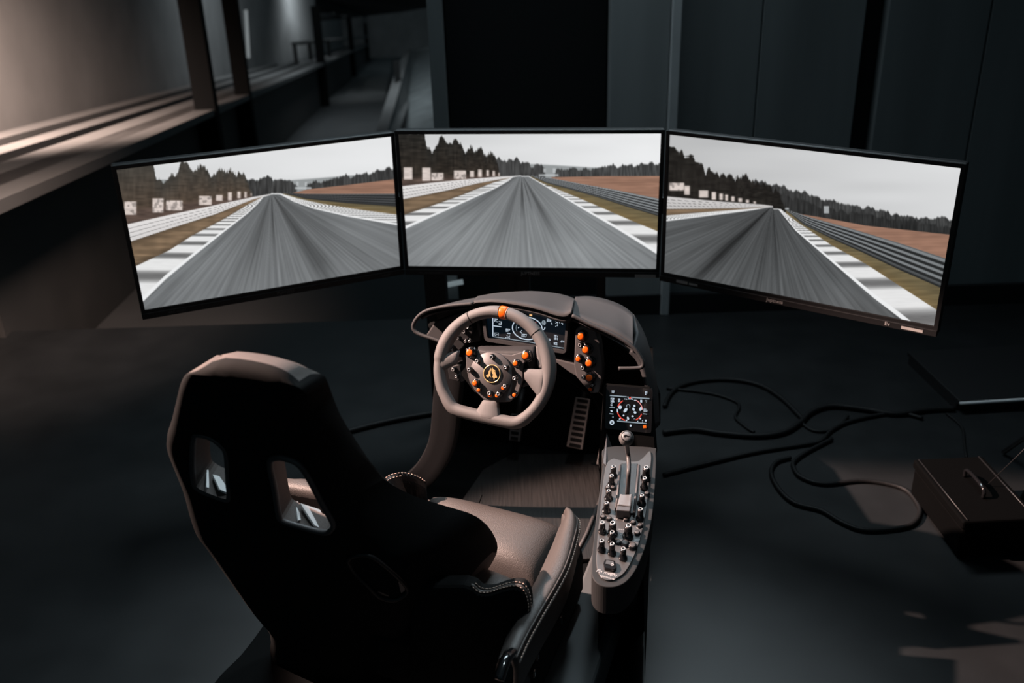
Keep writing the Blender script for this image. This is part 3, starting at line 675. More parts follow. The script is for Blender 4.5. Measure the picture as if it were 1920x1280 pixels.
# rims (lit edges)
tube('wing_rim', smooth_path([DPL.p(*q, .05) for q in ((1073, 591), (1105, 607), (1135, 620), (1163, 634), (1186, 650), (1199, 666), (1206, 680), (1203, 688), (1190, 690), (1160, 690.5))], 5), .0052, M['soft'], cockpit, 10)
tube('wing_rim', smooth_path([DPL.p(*q, .045) for q in ((888, 569), (845, 573), (808, 580), (788, 590), (776, 606), (776, 618), (788, 627), (818, 637), (850, 650))], 5), .0055, M['soft'], cockpit, 10)
prism('left_panel', [DPL.p(*q, -.015) for q in ((798, 629), (815, 604), (862, 586), (900, 588), (900, 640), (850, 648))], FF*.02, M['soft'], cockpit, bevel=.004)
prism('pillar', [DPL.p(*q, .005) for q in ((893, 608), (899, 600), (902, 628), (898, 632))], FF*.03, M['soft'], cockpit, bevel=.003)
# instrument display with frame
def rr(pts, r, n=5):
    """round the corners of a polygon"""
    out = []; N = len(pts)
    for i in range(N):
        a, b, c = pts[i-1], pts[i], pts[(i+1) % N]
        ra = min(r, (a-b).length*.45); rc = min(r, (c-b).length*.45)
        p, q = b+(a-b).normalized()*ra, b+(c-b).normalized()*rc
        for k in range(n+1):
            t = k/n; out.append(p*(1-t)**2 + b*2*t*(1-t) + q*t*t)
    return out
dsp_o = rr([DPL.p(*q, .002) for q in ((905, 578), (1069, 592), (1063.5, 662), (912, 638))], .012)
dsp_i = rr([DPL.p(*q, .002) for q in ((910, 580), (1064.5, 594), (1059.5, 656), (917, 632))], .006)
n_ = len(dsp_o); bk = -DPL.n*.012; up_ = DPL.n*.014
vs = [p+up_ for p in dsp_o] + [p+up_ for p in dsp_i] + [p+bk for p in dsp_o] + [p+bk for p in dsp_i]
fs = []
for i in range(n_):
    j = (i+1) % n_; fs += [(i, j, n_+j, n_+i), (i, 2*n_+i, 2*n_+j, j), (n_+i, n_+j, 3*n_+j, 3*n_+i)]
obj('display_frame', vs, fs, M['soft'], cockpit, False)
prism('instrument_display', dsp_i, -DPL.n*.01, M['screen_off'], cockpit)
class Draw:
    """flat display print on a plane, given in the coordinates of one close look at the photograph"""
    def __init__(s, plane, off, ox, oy, k): s.pl, s.off, s.ox, s.oy, s.k = plane, off, ox, oy, k; s.b = MB()
    def P(s, x, y, e=0): return s.pl.p(s.ox+x/s.k, s.oy+y/s.k, s.off+e)
    def line(s, pts, w, mi=0, e=0):
        for (x0, y0), (x1, y1) in zip(pts[:-1], pts[1:]):
            l = math.hypot(x1-x0, y1-y0) or 1; nx, ny = -(y1-y0)/l*w/2, (x1-x0)/l*w/2
            s.b.put([s.P(x0+nx, y0+ny, e), s.P(x1+nx, y1+ny, e), s.P(x1-nx, y1-ny, e), s.P(x0-nx, y0-ny, e)], [(0, 1, 2, 3)], mi)
    def poly(s, pts, mi=0, e=0): s.b.put([s.P(*q, e) for q in pts], [tuple(range(len(pts)))], mi)
    def blob(s, x, y, rx, ry, mi=0, e=0, n=12, rot=0.0, sk=0.0):
        c, d = math.cos(rot), math.sin(rot); pts = []
        for i in range(n):
            a = 2*PI*i/n; u, v = rx*math.cos(a), ry*math.sin(a); pts.append((x+u*c-v*d, y+u*d+v*c))
        s.poly(pts, mi, e)
    def ring(s, x, y, rx, ry, w, mi=0, a0=0, a1=360, n=40, rot=0.0, e=0):
        c, d = math.cos(rot), math.sin(rot); pts = []
        for i in range(n+1):
            a = math.radians(a0+(a1-a0)*i/n); u, v = rx*math.cos(a), ry*math.sin(a); pts.append((x+u*c-v*d, y+u*d+v*c))
        s.line(pts, w, mi, e)
    def glyphs(s, x, y, w, h, nx, ny, mi=0, seed=0, fill=.68, skew=.12):
        r = random.Random(seed)
        cw, chh = w/nx, h/ny
        for i in range(nx):
            for j in range(ny):
                if r.random() < fill:
                    a, b = x+i*cw, y+j*chh + skew*(i*cw); ww, hh = cw*r.choice((.62, .9, .78)), chh*r.choice((.5, .8, .66))
                    s.poly([(a, b), (a+ww, b+skew*ww), (a+ww, b+hh+skew*ww), (a, b+hh)], mi)
DM = [M['glow_w'], M['glow_g'], M['glow_r'], M['glow_p'], M['glow_o'], M['glow_y']]
g = Draw(DPL, .0035, 900, 570, 10.667)
g.line([(256, 120), (258, 640)], 18); g.line([(256, 648), (960, 752)], 16, 1); g.line([(960, 752), (1700, 885)], 16, 1); g.line([(270, 435), (425, 452)], 16)
g.ring(945, 485, 298, 222, 20, 0, rot=.12)
g.ring(945, 485, 225, 165, 8, 1, 150, 330, rot=.12)
g.poly([(960, 308), (1052, 330), (1045, 355), (955, 340)], 3); g.poly([(1105, 352), (1128, 366), (1105, 405), (1082, 392)], 2)
for x, y in ((1010, 378), (1075, 432), (1152, 425), (1130, 468), (1180, 522), (900, 330), (850, 350), (800, 400), (770, 470)): g.poly([(x-14, y+8), (x+2, y-14), (x+16, y-6), (x, y+14)], 0)
g.poly([(992, 170), (1046, 172), (1042, 242), (986, 236)], 5)
for i, (x, y, w, h, nx, ny) in enumerate([(290, 290, 62, 70, 3, 3), (375, 340, 60, 75, 3, 4), (515, 488, 90, 65, 3, 3), (520, 572, 90, 26, 4, 1), (510, 622, 90, 58, 4, 3), (280, 565, 95, 65, 6, 4), (1335, 290, 95, 62, 5, 4), (1420, 372, 38, 34, 2, 2),
        (1508, 272, 55, 186, 3, 9), (1582, 355, 82, 30, 4, 2), (1640, 385, 26, 34, 1, 2), (1690, 422, 22, 46, 1, 1), (1482, 612, 74, 104, 4, 6), (1475, 758, 72, 62, 4, 3), (1340, 684, 72, 44, 4, 2), (1605, 722, 92, 46, 5, 2), (800, 520, 44, 60, 2, 3), (830, 590, 110, 70, 5, 3)]):
    g.glyphs(x, y, w, h, nx, ny, 0, 100+i, .78)
g.ring(1275, 372, 36, 46, 12, 1, n=14); g.glyphs(1250, 340, 50, 64, 2, 4, 0, 7, .9); g.line([(1252, 515), (1290, 500), (1300, 458)], 18)
g.b.obj('display_print', DM, cockpit, False, kind='stuff')
# steering column and cowl
tube('steering_column', [WPL.w(0, -.008, -.02), WPL.w(0, -.02, -.10), DPL.p(930, 672, -.04)], [.038, .042, .05], M['plastic'], cockpit, 18)
obj('column_cowl', *slab_g([[DPL.p(x, y, o) for x in (895, 920, 945, 970, 1000)] for y, o in ((650, .03), (658, .055), (668, .06), (690, .04))], DPL.n*-.02), M['soft'], cockpit, True, bevel=.004)

# button cluster right of the display
prism('switch_plate', [DPL.p(*q, .012) for q in ((1079, 617), (1095, 606), (1113, 604), (1119, 628), (1124, 644), (1127, 668), (1129, 690), (1128, 716), (1122, 737), (1108, 738), (1094, 722), (1080, 706), (1076, 684))], FF*.03, M['hub'], cockpit, bevel=.003)
prism('plate_arm', [DPL.p(*q, .006) for q in ((1030, 670), (1077, 682), (1083, 690), (1086, 708), (1068, 698))], FF*.02, M['hub'], cockpit, bevel=.002)
for k_, x, y in (('big_o', 1089, 631), ('big_o', 1098, 656), ('mid_o', 1084, 673), ('big_o', 1104, 681), ('big_o', 1104.5, 708), ('silver', 1087, 647), ('silver', 1092, 690), ('tiny', 1092.5, 708), ('tiny', 1110, 722), ('small_o', 1106.5, 730)):
    knob(k_, DPL, x, y, .012, cockpit)
# dark switch bosses left of the display
prism('switch_plate', [DPL.p(*q, .012) for q in ((838, 652), (846, 636), (862, 622), (868, 608), (884, 606), (888, 622), (876, 640), (868, 652), (852, 664))], FF*.03, M['plastic'], cockpit, bevel=.003)
for k_, x, y in (('silver', 869, 622), ('silver', 876, 613), ('tiny', 858, 634), ('silver', 846, 653), ('tiny', 872, 640), ('tiny', 880, 640)): knob(k_, DPL, x, y, .012, cockpit)
prism('switch_plate', [DPL.p(*q, .0) for q in ((838, 688), (862, 682), (868, 700), (860, 716), (842, 712))], FF*.03, M['plastic'], cockpit, bevel=.003)
for k_, x, y in (('silver', 849, 693), ('tiny', 855, 706)): knob(k_, DPL, x, y, .0, cockpit)
tube('stalk', [DPL.p(880, 688, .03), WPL.p(866, 700, -.03), WPL.p(866.5, 713, -.02)], [.006, .006, .005], M['hub'], cockpit, 8)

# ------------------------------------------------------------------ console
c0, c1, c2 = at_z(1110, 1080, .52), at_z(1195, 1080, .52), at_z(1180, 830, .605)
CPL = Plane(c0, c1-c0, c2-c0)
d0, d1, d2 = at_z(1137, 808, .615), at_z(1222, 816, .615), at_z(1180, 725, .73)
EPL = Plane(d0, d1-d0, d2-d0)
pod_px = [(1222, 838), (1230, 850), (1229, 900), (1224, 960), (1214, 1010), (1202, 1046), (1188, 1074), (1170, 1093), (1148, 1100), (1126, 1097), (1112, 1084), (1109, 1064), (1112, 1020), (1119, 960), (1126, 905), (1131, 868), (1136, 838)]
pod = smooth_path([CPL.p(*q) for q in pod_px], 4, True)
prism('console_pod', pod, (0, 0, -.075), M['pod'], cockpit, bevel=.007, seg=3)
cax = (CPL.p(1180, 850)-CPL.p(1150, 1090)).normalized()
ped = [CPL.p(*q) - EZ*.06 for q in ((1224, 850), (1222, 950), (1208, 1022), (1182, 1074), (1150, 1090), (1122, 1076), (1124, 960), (1138, 850))]
low = [V(p.x, p.y, .04) + V(cax.x, cax.y, 0)*(.42 if 2 < i < 6 else .30 if i == 2 else 0) for i, p in enumerate(ped)]
n8 = len(ped)
obj('console_pedestal', ped + low, [tuple(range(n8)), tuple(range(2*n8-1, n8-1, -1))] + [(i, (i+1) % n8, n8+(i+1) % n8, n8+i) for i in range(n8)], M['matte'], cockpit, False)
sa = CPL.p(1223, 852); sd = V(.150, .989, 0).normalized(); sl = V(-sd.y, sd.x, 0)
prism('added_shade_panel', [V(sa.x, sa.y, .04), V(sa.x, sa.y, .50), V(sa.x, sa.y, .55) + sd*.15, V(sa.x, sa.y, .55) + sd*.50, V(sa.x, sa.y, .50) + sd*.82, V(sa.x, sa.y, .42) + sd*1.0, V(sa.x, sa.y, .04) + sd*1.0], sl*.03, M['matte'], cockpit)  # added panel, edge-on to the view, keeps warm light off the floor
dk = [EPL.p(*q, -.004) for q in ((1132, 715), (1224, 722), (1234, 845), (1134, 842))]
prism('console_riser', dk, V(0, .12, -.30), M['matte'], cockpit, bevel=.008)
scr = rr([EPL.p(*q) for q in ((1137, 722), (1224, 729), (1221, 812), (1134, 803))], .006)
prism('console_display', scr, -EPL.n*.012, M['gloss'], cockpit)
plate_px = [(1219, 842), (1222, 856), (1217, 905), (1212, 958), (1200, 1012), (1186, 1050), (1170, 1076), (1148, 1088), (1131, 1086), (1120, 1072), (1117.5, 1050), (1120, 1010), (1126, 950), (1131, 900), (1137, 866), (1150, 858), (1160, 862), (1194, 866), (1206, 858)]
prism('console_plate', rr([CPL.p(*q, .004) for q in plate_px], .02, 4), -CPL.n*.006, M['plate'], cockpit, bevel=.0015)
prism('corner_facet', [EPL.p(1138, 812, .004), EPL.p(1153, 852, .004), CPL.p(1136, 872, .004), CPL.p(1131, 868, .004)], V(0, .02, -.02), M['hub'], cockpit)
# console display print
g = Draw(EPL, .0015, 1120, 720, 12.8)
g.line([(300, 272), (705, 305)], 28, 1); g.line([(800, 314), (1250, 348)], 28, 1); g.line([(475, 882), (1180, 945)], 28, 1)
for a in ([(295, 556), (420, 568)], [(290, 706), (385, 718)], [(1100, 708), (1190, 722)]): g.line(a, 20, 1)
for a0, a1, m_ in ((20, 62, 2), (112, 168, 2), (196, 236, 2), (300, 358, 3), (262, 285, 0), (168, 185, 0)): g.ring(780, 620, 300, 268, 26 if m_ != 3 else 20, m_, a0, a1, 14)
g.ring(350, 920, 42, 46, 30, 0, n=20); g.blob(348, 918, 14, 16, 1)
g.poly([(1092, 985), (1170, 985), (1176, 1050), (1096, 1056)], 4)
for x, y, rx, ry in ((545, 555, 48, 46), (675, 625, 38, 66), (890, 520, 26, 30), (868, 600, 44, 28), (905, 680, 36, 30), (630, 750, 20, 22), (845, 770, 32, 22), (735, 818, 44, 26), (1040, 595, 52, 34), (798, 995, 26, 26), (340, 645, 22, 32), (700, 868, 26, 16), (540, 832, 28, 14), (1030, 825, 20, 22)): g.blob(x, y, rx, ry, 0, n=7, rot=rx*.1)
g.ring(740, 530, 40, 44, 18, 1, 150, 400, 12)
for i, (x, y, w, h, nx, ny, m_) in enumerate([(345, 150, 66, 62, 3, 4, 0), (1145, 172, 62, 92, 2, 4, 0), (318, 325, 90, 110, 3, 4, 0), (315, 440, 50, 85, 2, 4, 0), (500, 340, 56, 90, 2, 4, 0), (1030, 375, 58, 125, 1, 1, 0), (1145, 385, 50, 55, 2, 3, 1), (1110, 590, 100, 70, 3, 3, 0), (355, 770, 40, 40, 2, 2, 1),
        (960, 880, 64, 46, 2, 1, 0), (1075, 860, 28, 66, 1, 2, 0), (1145, 850, 46, 84, 1, 1, 0), (650, 345, 70, 32, 2, 1, 0), (880, 375, 55, 24, 2, 1, 0), (720, 300, 36, 28, 1, 1, 0), (870, 820, 44, 30, 2, 2, 1)]): g.glyphs(x, y, w, h, nx, ny, m_, 200+i, .9, .08)
g.blob(785, 330, 26, 22, 2, .0006)
g.b.obj('display_print', DM, cockpit, False, kind='stuff')
# shifter gate, cover and lever
prism('shifter_gate', [CPL.p(*q, .010) for q in ((1164, 868), (1196, 868), (1190, 962), (1156, 960))], -CPL.n*.012, M['plastic'], cockpit, bevel=.002)
for a, b in (((1163, 872), (1155, 958)), ((1198, 872), (1189, 962))):
    tube('gate_rail', [CPL.p(*a, .014), CPL.p(*b, .014)], .003, M['hub'], cockpit, 8)
cover = prism('shifter_cover', [CPL.p(*q, .030) for q in ((1163, 924), (1167, 926), (1180, 926), (1186, 924), (1183, 949), (1157, 946))], -CPL.n*.026, M['silver'], cockpit, bevel=.003, label='bright silver shifter cover')
prism('cover_face', [CPL.p(*q, .031) for q in ((1157, 947), (1183, 950), (1181, 958), (1155, 956))], -CPL.n*.026, M['hub'], cockpit, bevel=.002)
prism('gate_slot', [CPL.p(*q, .0052) for q in ((1155, 961), (1183, 966), (1182, 969), (1155, 964))], -CPL.n*.002, M['matte'], cockpit)
obj('indicator', *box_g(CPL.p(1160.5, 964, .009), CPL.x, CPL.y, CPL.n, .008, .005, .006), M['gold'], cockpit, False, bevel=.001)
ball = at_d(1174.5, 822, 2.155)
lever = tube('gear_lever', smooth_path([ball - EZ*.010, at_z(1177, 848, .675), at_z(1179, 868, .655), at_z(1178.5, 890, .64), CPL.p(1176, 925, .012)], 5), .0052, M['hub'], cockpit, 10)
lup = (CP-ball).normalized()
lM = Plane(ball, RR, EZ)
hd = [(.0001, -.022), (.008, -.021), (.014, -.015), (.0178, -.004), (.0185, .004), (.0165, .012), (.012, .0165), (.0115, .0168)]
Lp = Plane(ball, (CR - lup*CR.dot(lup)), EZ*.8 + lup*0 - _fw*.0 + _up*.0 + V(0, .9, .45)*.6)
tiltn = (EZ*.75 + V(-.05, -.66, 0)).normalized(); tx = (RR - tiltn*RR.dot(tiltn)).normalized()
TP = Plane(ball, tx, tiltn.cross(tx))
add('lever_ball', lathe_md('lever_ball', [(r*.92, h) for r, h in hd], M['rim'], 24), lever, M=TP.M(ball))
add('lever_cap', lathe_md('lever_cap', [(.0112, .0140), (.0112, .0168), (.0096, .0182), (.003, .0186)], M['silver'], 24), lever, M=TP.M(ball))
add('cap_ring', meshdata('cap_ring', *tube_g([V(.0114*math.cos(a), .0114*math.sin(a), .0165) for a in [2*PI*i/24 for i in range(24)]], .0012, 6, True), M['gloss']), lever, M=TP.M(ball))
e_ = MB(); e_.put([V(-.007, -.001, .0189), V(-.003, .003, .0189), V(.002, .001, .0189), V(.007, .002, .0189), V(.003, -.002, .0189), V(-.001, -.001, .0189), V(-.004, -.005, .0189)], [(0, 1, 2, 3, 4, 5, 6)])
add('lever_mark', e_.data('lever_mark', M['gloss'], False), lever, M=TP.M(ball))
# console knobs and buttons
for k_, x, y in (('tall', 1150.5, 875), ('tall', 1147, 892), ('copper_tall', 1141.5, 920), ('copper_tall', 1137.5, 943), ('tall_big', 1212, 877), ('tall', 1209, 897), ('copper_tall', 1204, 929), ('tall', 1201, 955),
        ('tall', 1130, 980), ('tall_big', 1149, 981), ('tall_big', 1178.5, 986), ('tall', 1128.5, 1014), ('tall', 1148, 1020), ('tall', 1169, 1029), ('tall', 1148, 998),
        ('flat_big', 1172, 1016), ('flat_big', 1186, 1021), ('flat', 1159, 1014), ('flat', 1131, 967), ('flat', 1142, 970), ('flat', 1174, 971), ('flat', 1187, 977), ('flat', 1200, 983), ('flat', 1213, 923), ('flat', 1140, 912), ('flat', 1149, 912), ('flat', 1195, 997)):
    knob(k_, CPL, x, y, .004, cockpit, spin=random.random()*6)
g = Draw(CPL, .0046, 1090, 840, 4.569)
for i, (x, y, w, h, nx, ny) in enumerate([(275, 598, 36, 14, 5, 2), (320, 690, 44, 10, 7, 1), (328, 738, 20, 6, 3, 1), (470, 680, 54, 8, 8, 1), (455, 712, 40, 16, 5, 2), (455, 775, 48, 18, 7, 2), (236, 448, 30, 8, 4, 1), (556, 370, 36, 8, 4, 1)]): g.glyphs(x, y, w, h, nx, ny, 0, 300+i, .85, .12)
g.b.obj('plate_print', [M['white']], cockpit, False, kind='stuff')
sw = prism('rocker_switch', rr([CPL.p(*q, .012) for q in ((1134, 1048), (1153, 1050), (1157, 1062), (1151, 1068), (1133, 1064), (1131, 1056)) ], .003), -CPL.n*.010, M['gloss'], cockpit, bevel=.0015)
prism('rocker_face', [CPL.p(*q, .0135) for q in ((1137, 1049.5), (1150, 1052), (1149, 1058.5), (1135, 1056.5))], -CPL.n*.002, M['plate'], sw)
g = Draw(CPL, .0140, 1095, 1030, 16); g.ring(845, 450, 40, 26, 16, 0, n=14); g.line([(850, 440), (875, 385)], 16)
g.b.obj('rocker_mark', [M['white']], sw, False)
tdir = (CPL.p(1153, 1080)-CPL.p(1120, 1071)).normalized(); tn = CPL.n
tM = lambda x, y: Matrix.Translation(CPL.p(x, y, .0046)) @ Matrix((tdir, tn.cross(tdir), tn)).transposed().to_4x4()
text_mesh('Pn metm', .0125, M['white'], cockpit, tM(1136, 1076), 'lettering', .35, .0002)
text_mesh('egemcow', .0085, M['white'], cockpit, tM(1137.5, 1083.5), 'lettering', .35, .0002)
g = Draw(CPL, .0048, 1095, 1030, 16); g.line([(720, 700), (930, 725), (900, 800)], 16); g.line([(800, 715), (785, 800)], 12)
g.b.obj('signature_stroke', [M['white']], cockpit, False)

# ------------------------------------------------------------------ pedals
def pedal(pl_, q, nbar, lab=None):
    P4 = [pl_.p(*a) for a in q]
    t = prism('pedal', P4, -pl_.n*.012, M['steel'], cockpit, bevel=.002)
    for i in range(nbar):
        a, b = (i+.22)/nbar, (i+.78)/nbar
        f = lambda u, v: (P4[0].lerp(P4[1], u)).lerp(P4[3].lerp(P4[2], u), v) + pl_.n*.002
        prism('tread', [f(.16, a), f(.84, a), f(.84, b), f(.16, b)], -pl_.n*.003, M['matte'], t)
    tube('pedal_arm', [P4[0].lerp(P4[1], .5) - pl_.n*.015, P4[0].lerp(P4[1], .5) - pl_.n*.08 + EZ*.10], .011, M['plastic'], cockpit, 8)
PP1 = Plane(at_z(1077, 838, .13), RR, FF*.45 + EZ*.9)
pedal(PP1, [(1079, 744), (1107, 748), (1092, 843), (1062, 837)], 9)
PP2 = Plane(at_z(1125, 870, .15), RR, FF*.45 + EZ*.9)
pedal(PP2, [(1132, 800), (1152, 803), (1140, 876), (1118, 870)], 7)
PP3 = Plane(at_z(965, 826, .14), RR, FF*.45 + EZ*.9)
pedal(PP3, [(958, 775), (980, 778), (974, 828), (954, 825)], 5)
# ------------------------------------------------------------------ steering wheel
wheel = thing('steering_wheel', 'flat bottomed grey suede steering wheel with an orange top band and a gold emblem', 'steering wheel', WC)
Rw = .148
def wa(a, r=Rw): return (r*math.cos(math.radians(a)), r*math.sin(math.radians(a)))
path = [wa(a) for a in range(-38, 219, 6)]
bt = -.122
corner = [(-.098, -.112), (-.078, bt+.001), (-.04, bt-.001), (0, bt-.0015), (.04, bt-.001), (.078, bt+.001), (.098, -.112)]
cl = smooth_path([WPL.w(x, y) for x, y in path + corner], 3, True)
rad = []
for p in cl:
    q = p - WC; a = math.degrees(math.atan2(q.dot(WPL.y), q.dot(WPL.x)))
    r = .0158 + .0032*max(math.exp(-((a-18)/26)**2), math.exp(-((abs(a)-162)/26)**2) if a > 0 else math.exp(-((a+180-18+0)/40)**2)*0)
    if q.dot(WPL.y) < -.10: r = .0165
    rad.append(r)
tube('rim', cl, rad, M['rim'], wheel, 20, True)
def ring_at(name, a, r, m, wid=.0016, tr=None, rr_=None):
    rad_ = rr_ or Rw
    c = WPL.w(*wa(a, rad_)); rd = (c-WC).normalized()
    pts = [c + (rd*math.cos(t) + WPL.n*math.sin(t))*r for t in [2*PI*i/24 for i in range(24)]]
    return tube(name, pts, wid, m, wheel, 6, True)
for a in (50, 126): ring_at('seam', a, .0162, M['matte'], .0012)
# orange centre band
bs = [WPL.w(*wa(a)) for a in (86.2, 87.6, 90, 92.4, 93.6)]
tube('centre_band', bs, [.0160, .0172, .0172, .0172, .0160], M['orange'], wheel, 22, label='orange centre band')
for a in (85.9, 93.9): ring_at('band_edge', a, .0160, M['thread'] if a < 90 else M['matte'], .0009)
# spokes
def wpoly(name, q, h, th, m, bev=.003, lab=None): return prism(name, [WPL.p(*a, h) for a in q], -WPL.n*th, m, wheel, bevel=bev, seg=3, smooth=False)
def spoke(q0, q1, h0, h1, th):
    a = [WPL.p(*q, h0 if i < len(q0)//2 else h1) for i, q in enumerate(q0)]
    return prism('spoke', a, -WPL.n*th, M['rim'], wheel, bevel=.004, seg=3)
def spoke_l(name, A, B, ha, hb, th):
    """tapered arm lofted from edge A (at the rim) to edge B (towards the hub)"""
    rows = []
    for t in (0, .25, .5, .75, 1):
        r = []
        for u in (0, .33, .67, 1):
            p0 = WPL.p(A[0][0]*(1-u)+A[1][0]*u, A[0][1]*(1-u)+A[1][1]*u, ha); p1 = WPL.p(B[0][0]*(1-u)+B[1][0]*u, B[0][1]*(1-u)+B[1][1]*u, hb)
            r.append(p0.lerp(p1, t) + WPL.n*.004*math.sin(PI*u))
        rows.append(r)
    return obj(name, *slab_g(rows, -WPL.n*th), M['rim'], wheel, True, bevel=.004)
spoke_l('spoke', ((818, 668), (822, 697)), ((860, 656), (855, 682)), .012, .002, .018)
spoke_l('spoke', ((1022, 692), (1014, 752)), ((982, 691), (983, 711)), .013, .004, .018)
spoke_l('spoke', ((886, 780), (936, 790)), ((905, 749), (933, 753)), .014, .006, .016)
# thumb rests where the spokes meet the rim
for q in (((1003, 650), (1012, 640), (1022, 668), (1018, 692), (1008, 690)), ((822, 660), (834, 640), (842, 634), (838, 655), (830, 672))):
    wpoly('thumb_rest', q, .010, .02, M['rim'], .006)
# hub
wpoly('spoke_plate', ((862, 690), (872, 660), (985, 668), (996, 700), (985, 716), (960, 740), (890, 736), (866, 704)), -.008, .010, M['matte'], .002)
wpoly('hub_plate', ((873, 653), (893, 655.5), (940, 663.5), (960, 665), (977, 660), (988, 660), (990, 672), (981, 682), (979.5, 712), (971, 738), (955, 753), (930, 754), (906, 748), (891, 733), (880, 716), (874, 690)), .002, .012, M['hub'], .002)
hc = WPL.p(921.5, 702, .002)
add('hub_disc', lathe_md('hub_disc', [(.0575, -.004), (.0575, .006), (.0565, .0072), (.001, .0072)], M['hub'], 56), wheel, M=WPL.M(hc))
ec = WPL.p(923, 700.5, .0095)
add('emblem_disc', lathe_md('emblem_disc', [(.0225, -.002), (.0225, .0022), (.0215, .003), (.001, .003)], M['gloss'], 40), wheel, M=WPL.M(ec))
add('emblem_ring', meshdata('emblem_ring', *tube_g([V(.0222*math.cos(a), .0222*math.sin(a), .0026) for a in [2*PI*i/48 for i in range(48)]], .0013, 8, True), M['gold']), wheel, M=WPL.M(ec))
g = Draw(WPL, .0132, 860, 640, 10.664)
em = [[(600, 590), (630, 555), (632, 520), (652, 552), (640, 600), (635, 650), (640, 700), (655, 720), (640, 712), (622, 690), (600, 715), (565, 715), (545, 690), (560, 668), (598, 645)],
      [(655, 545), (675, 514), (690, 550), (735, 580), (738, 600), (705, 600), (735, 615), (738, 640), (762, 690), (768, 725), (742, 722), (722, 735), (705, 770), (695, 730), (672, 705), (690, 660), (668, 640), (660, 600)]]
e_ = MB()
for q in em: e_.put(*prism_g([g.P(*a) for a in q], -WPL.n*.0016))
e_.obj('emblem_figure', M['gold'], wheel, False)
for k_, x, y in (('big_o', 880, 661), ('mid_o', 966, 681), ('big_o', 985, 666.5)): knob(k_, WPL, x, y, .003, wheel)
for k_, x, y in (('silver', 921.5, 669), ('silver', 894, 676.5), ('silver', 879, 693), ('silver', 947, 689), ('silver', 964, 709), ('mid_o', 890, 718), ('silver', 946, 724), ('silver', 917, 737), ('silver', 934, 738.5)): knob(k_, WPL, x, y, .008, wheel)
for x, y in ((897, 731), (918.5, 740.5), (931.5, 741.5), (943, 727)): knob('small_o', WPL, x, y, .008, wheel)
wpoly('toggle_stem', ((956, 734), (964, 733), (970, 742), (962, 746)), -.002, .006, M['plastic'], .001)
knob('small_o', WPL, 964, 740, .003, wheel)
# shift paddles behind the wheel
wpoly('shift_paddle', ((862, 684), (870.5, 682), (872, 712), (864, 716)), -.018, .004, M['hub'], .001)
wpoly('shift_paddle', ((978, 690), (988, 690), (990, 722), (980, 726)), -.024, .004, M['hub'], .001)

# ------------------------------------------------------------------ racing seat
seat = thing('racing_chair', 'black winged racing bucket seat with a taupe leather cushion and stitched bolsters', 'chair', at_z(700, 1240, .035))
SB = at_z(465, 668, 1.18)
SPL = Plane(SB, RR, EZ - FF*math.tan(math.radians(20)))
rows_px = [((366, 684), .0, (536, 712), .0), ((351, 694), .005, (566, 728), .01), ((342, 712), .02, (590, 758), .04), ((335, 740), .025, (614, 790), .05), ((326, 778), .03, (650, 828), .07), ((317, 806), .03, (682, 858), .09), ((318, 830), .03, (720, 898), .12), ((331, 866), .03, (775, 929), .15),
    ((345, 905), .03, (838, 949), .18), ((356, 950), .03, (893, 968), .20), ((368, 985), .03, (921, 1003), .22), ((388, 1012), .03, (924, 1032), .22), ((430, 1062), .04, (905, 1068), .22), ((478, 1120), .05, (884, 1104), .20), ((512, 1162), .05, (870, 1150), .18), ((516, 1205), .06, (860, 1210), .16), ((545, 1262), .06, (850, 1290), .14)]
ts = [-1, -.985, -.955, -.88, -.5, -.2, .1, .28, .4, .52, .6, .7, .8, .9, 1]
rows = []
for ri_, ((lx, ly), ol, (rx, ry), orr) in enumerate(rows_px):
    a, b = SPL.p(lx, ly, -ol), SPL.p(rx, ry, -orr)
    ua, ub = a-SB, b-SB; r = []; u0 = min(.035, ub.dot(SPL.x)-.05)
    for t in ts:
        k = (t+1)/2
        u = ua.dot(SPL.x)*(1-k) + ub.dot(SPL.x)*k; s_ = ua.dot(SPL.y)*(1-k) + ub.dot(SPL.y)*k
        if ri_ < 2: s_ += (.012*(1-t*t) - .022*abs(t)**6)*(1-ri_*.7)
        v = ol*abs(t)**30 if t < 0 else orr*max(0, (u-u0)/max(1e-4, ub.dot(SPL.x)-u0))**1.8
        r.append(SPL.w(u, s_, -v))
    rows.append(r)
cols = [smooth_path([r[j] for r in rows], 3) for j in range(len(ts))]
rows = [[c[i] for c in cols] for i in range(len(cols[0]))]
rnd = {0: .030, 1: .014, 2: .005}
for i, o_ in rnd.items(): rows[i] = [p + FF*o_ for p in rows[i]]
nR = len(rows); mR_ = len(ts)
def thk(i, j):
    t = (ts[j]+1)/2; k = min(1, i/15)
    w = .085*(1-k) + (.075*(1-t**2) + .024*t**2)*k
    return FF*(w - 1.7*rnd.get(i, 0)) - EZ*(.004 + .020*k*t)
vs, fs = slab_g(rows, thk)
nq = (nR-1)*(mR_-1)
mi = []  # light put into the colour: sunlit top and left brown, shaded right black
for k in range(nq): mi += [0, 1]
mi += [1, 0]*(mR_-1)
for i in range(nR-1): mi += [1 if i < 14 else 0, 0]
shell = obj('seat_shell', vs, fs, [M['shell'], M['shell_lit']], seat, True, mi, bevel=.015, seg=4)
shell.modifiers['bevel'].angle_limit = math.radians(50)
holeL = [(364, 820), (375, 815), (396, 821), (415, 835), (425, 852), (428, 900), (430, 930), (424, 936), (396, 927), (372, 916), (363, 902), (361, 860)]
holeR = [(506, 868), (519, 858), (538, 860), (557, 868), (570, 882), (582, 902), (604, 944), (624, 980), (621, 992), (608, 998), (566, 988), (530, 976), (522, 962), (515, 916)]
holeB = [(655, 1045), (690, 1038), (722, 1058), (752, 1085), (765, 1105), (745, 1122), (715, 1118), (690, 1095), (665, 1070)]
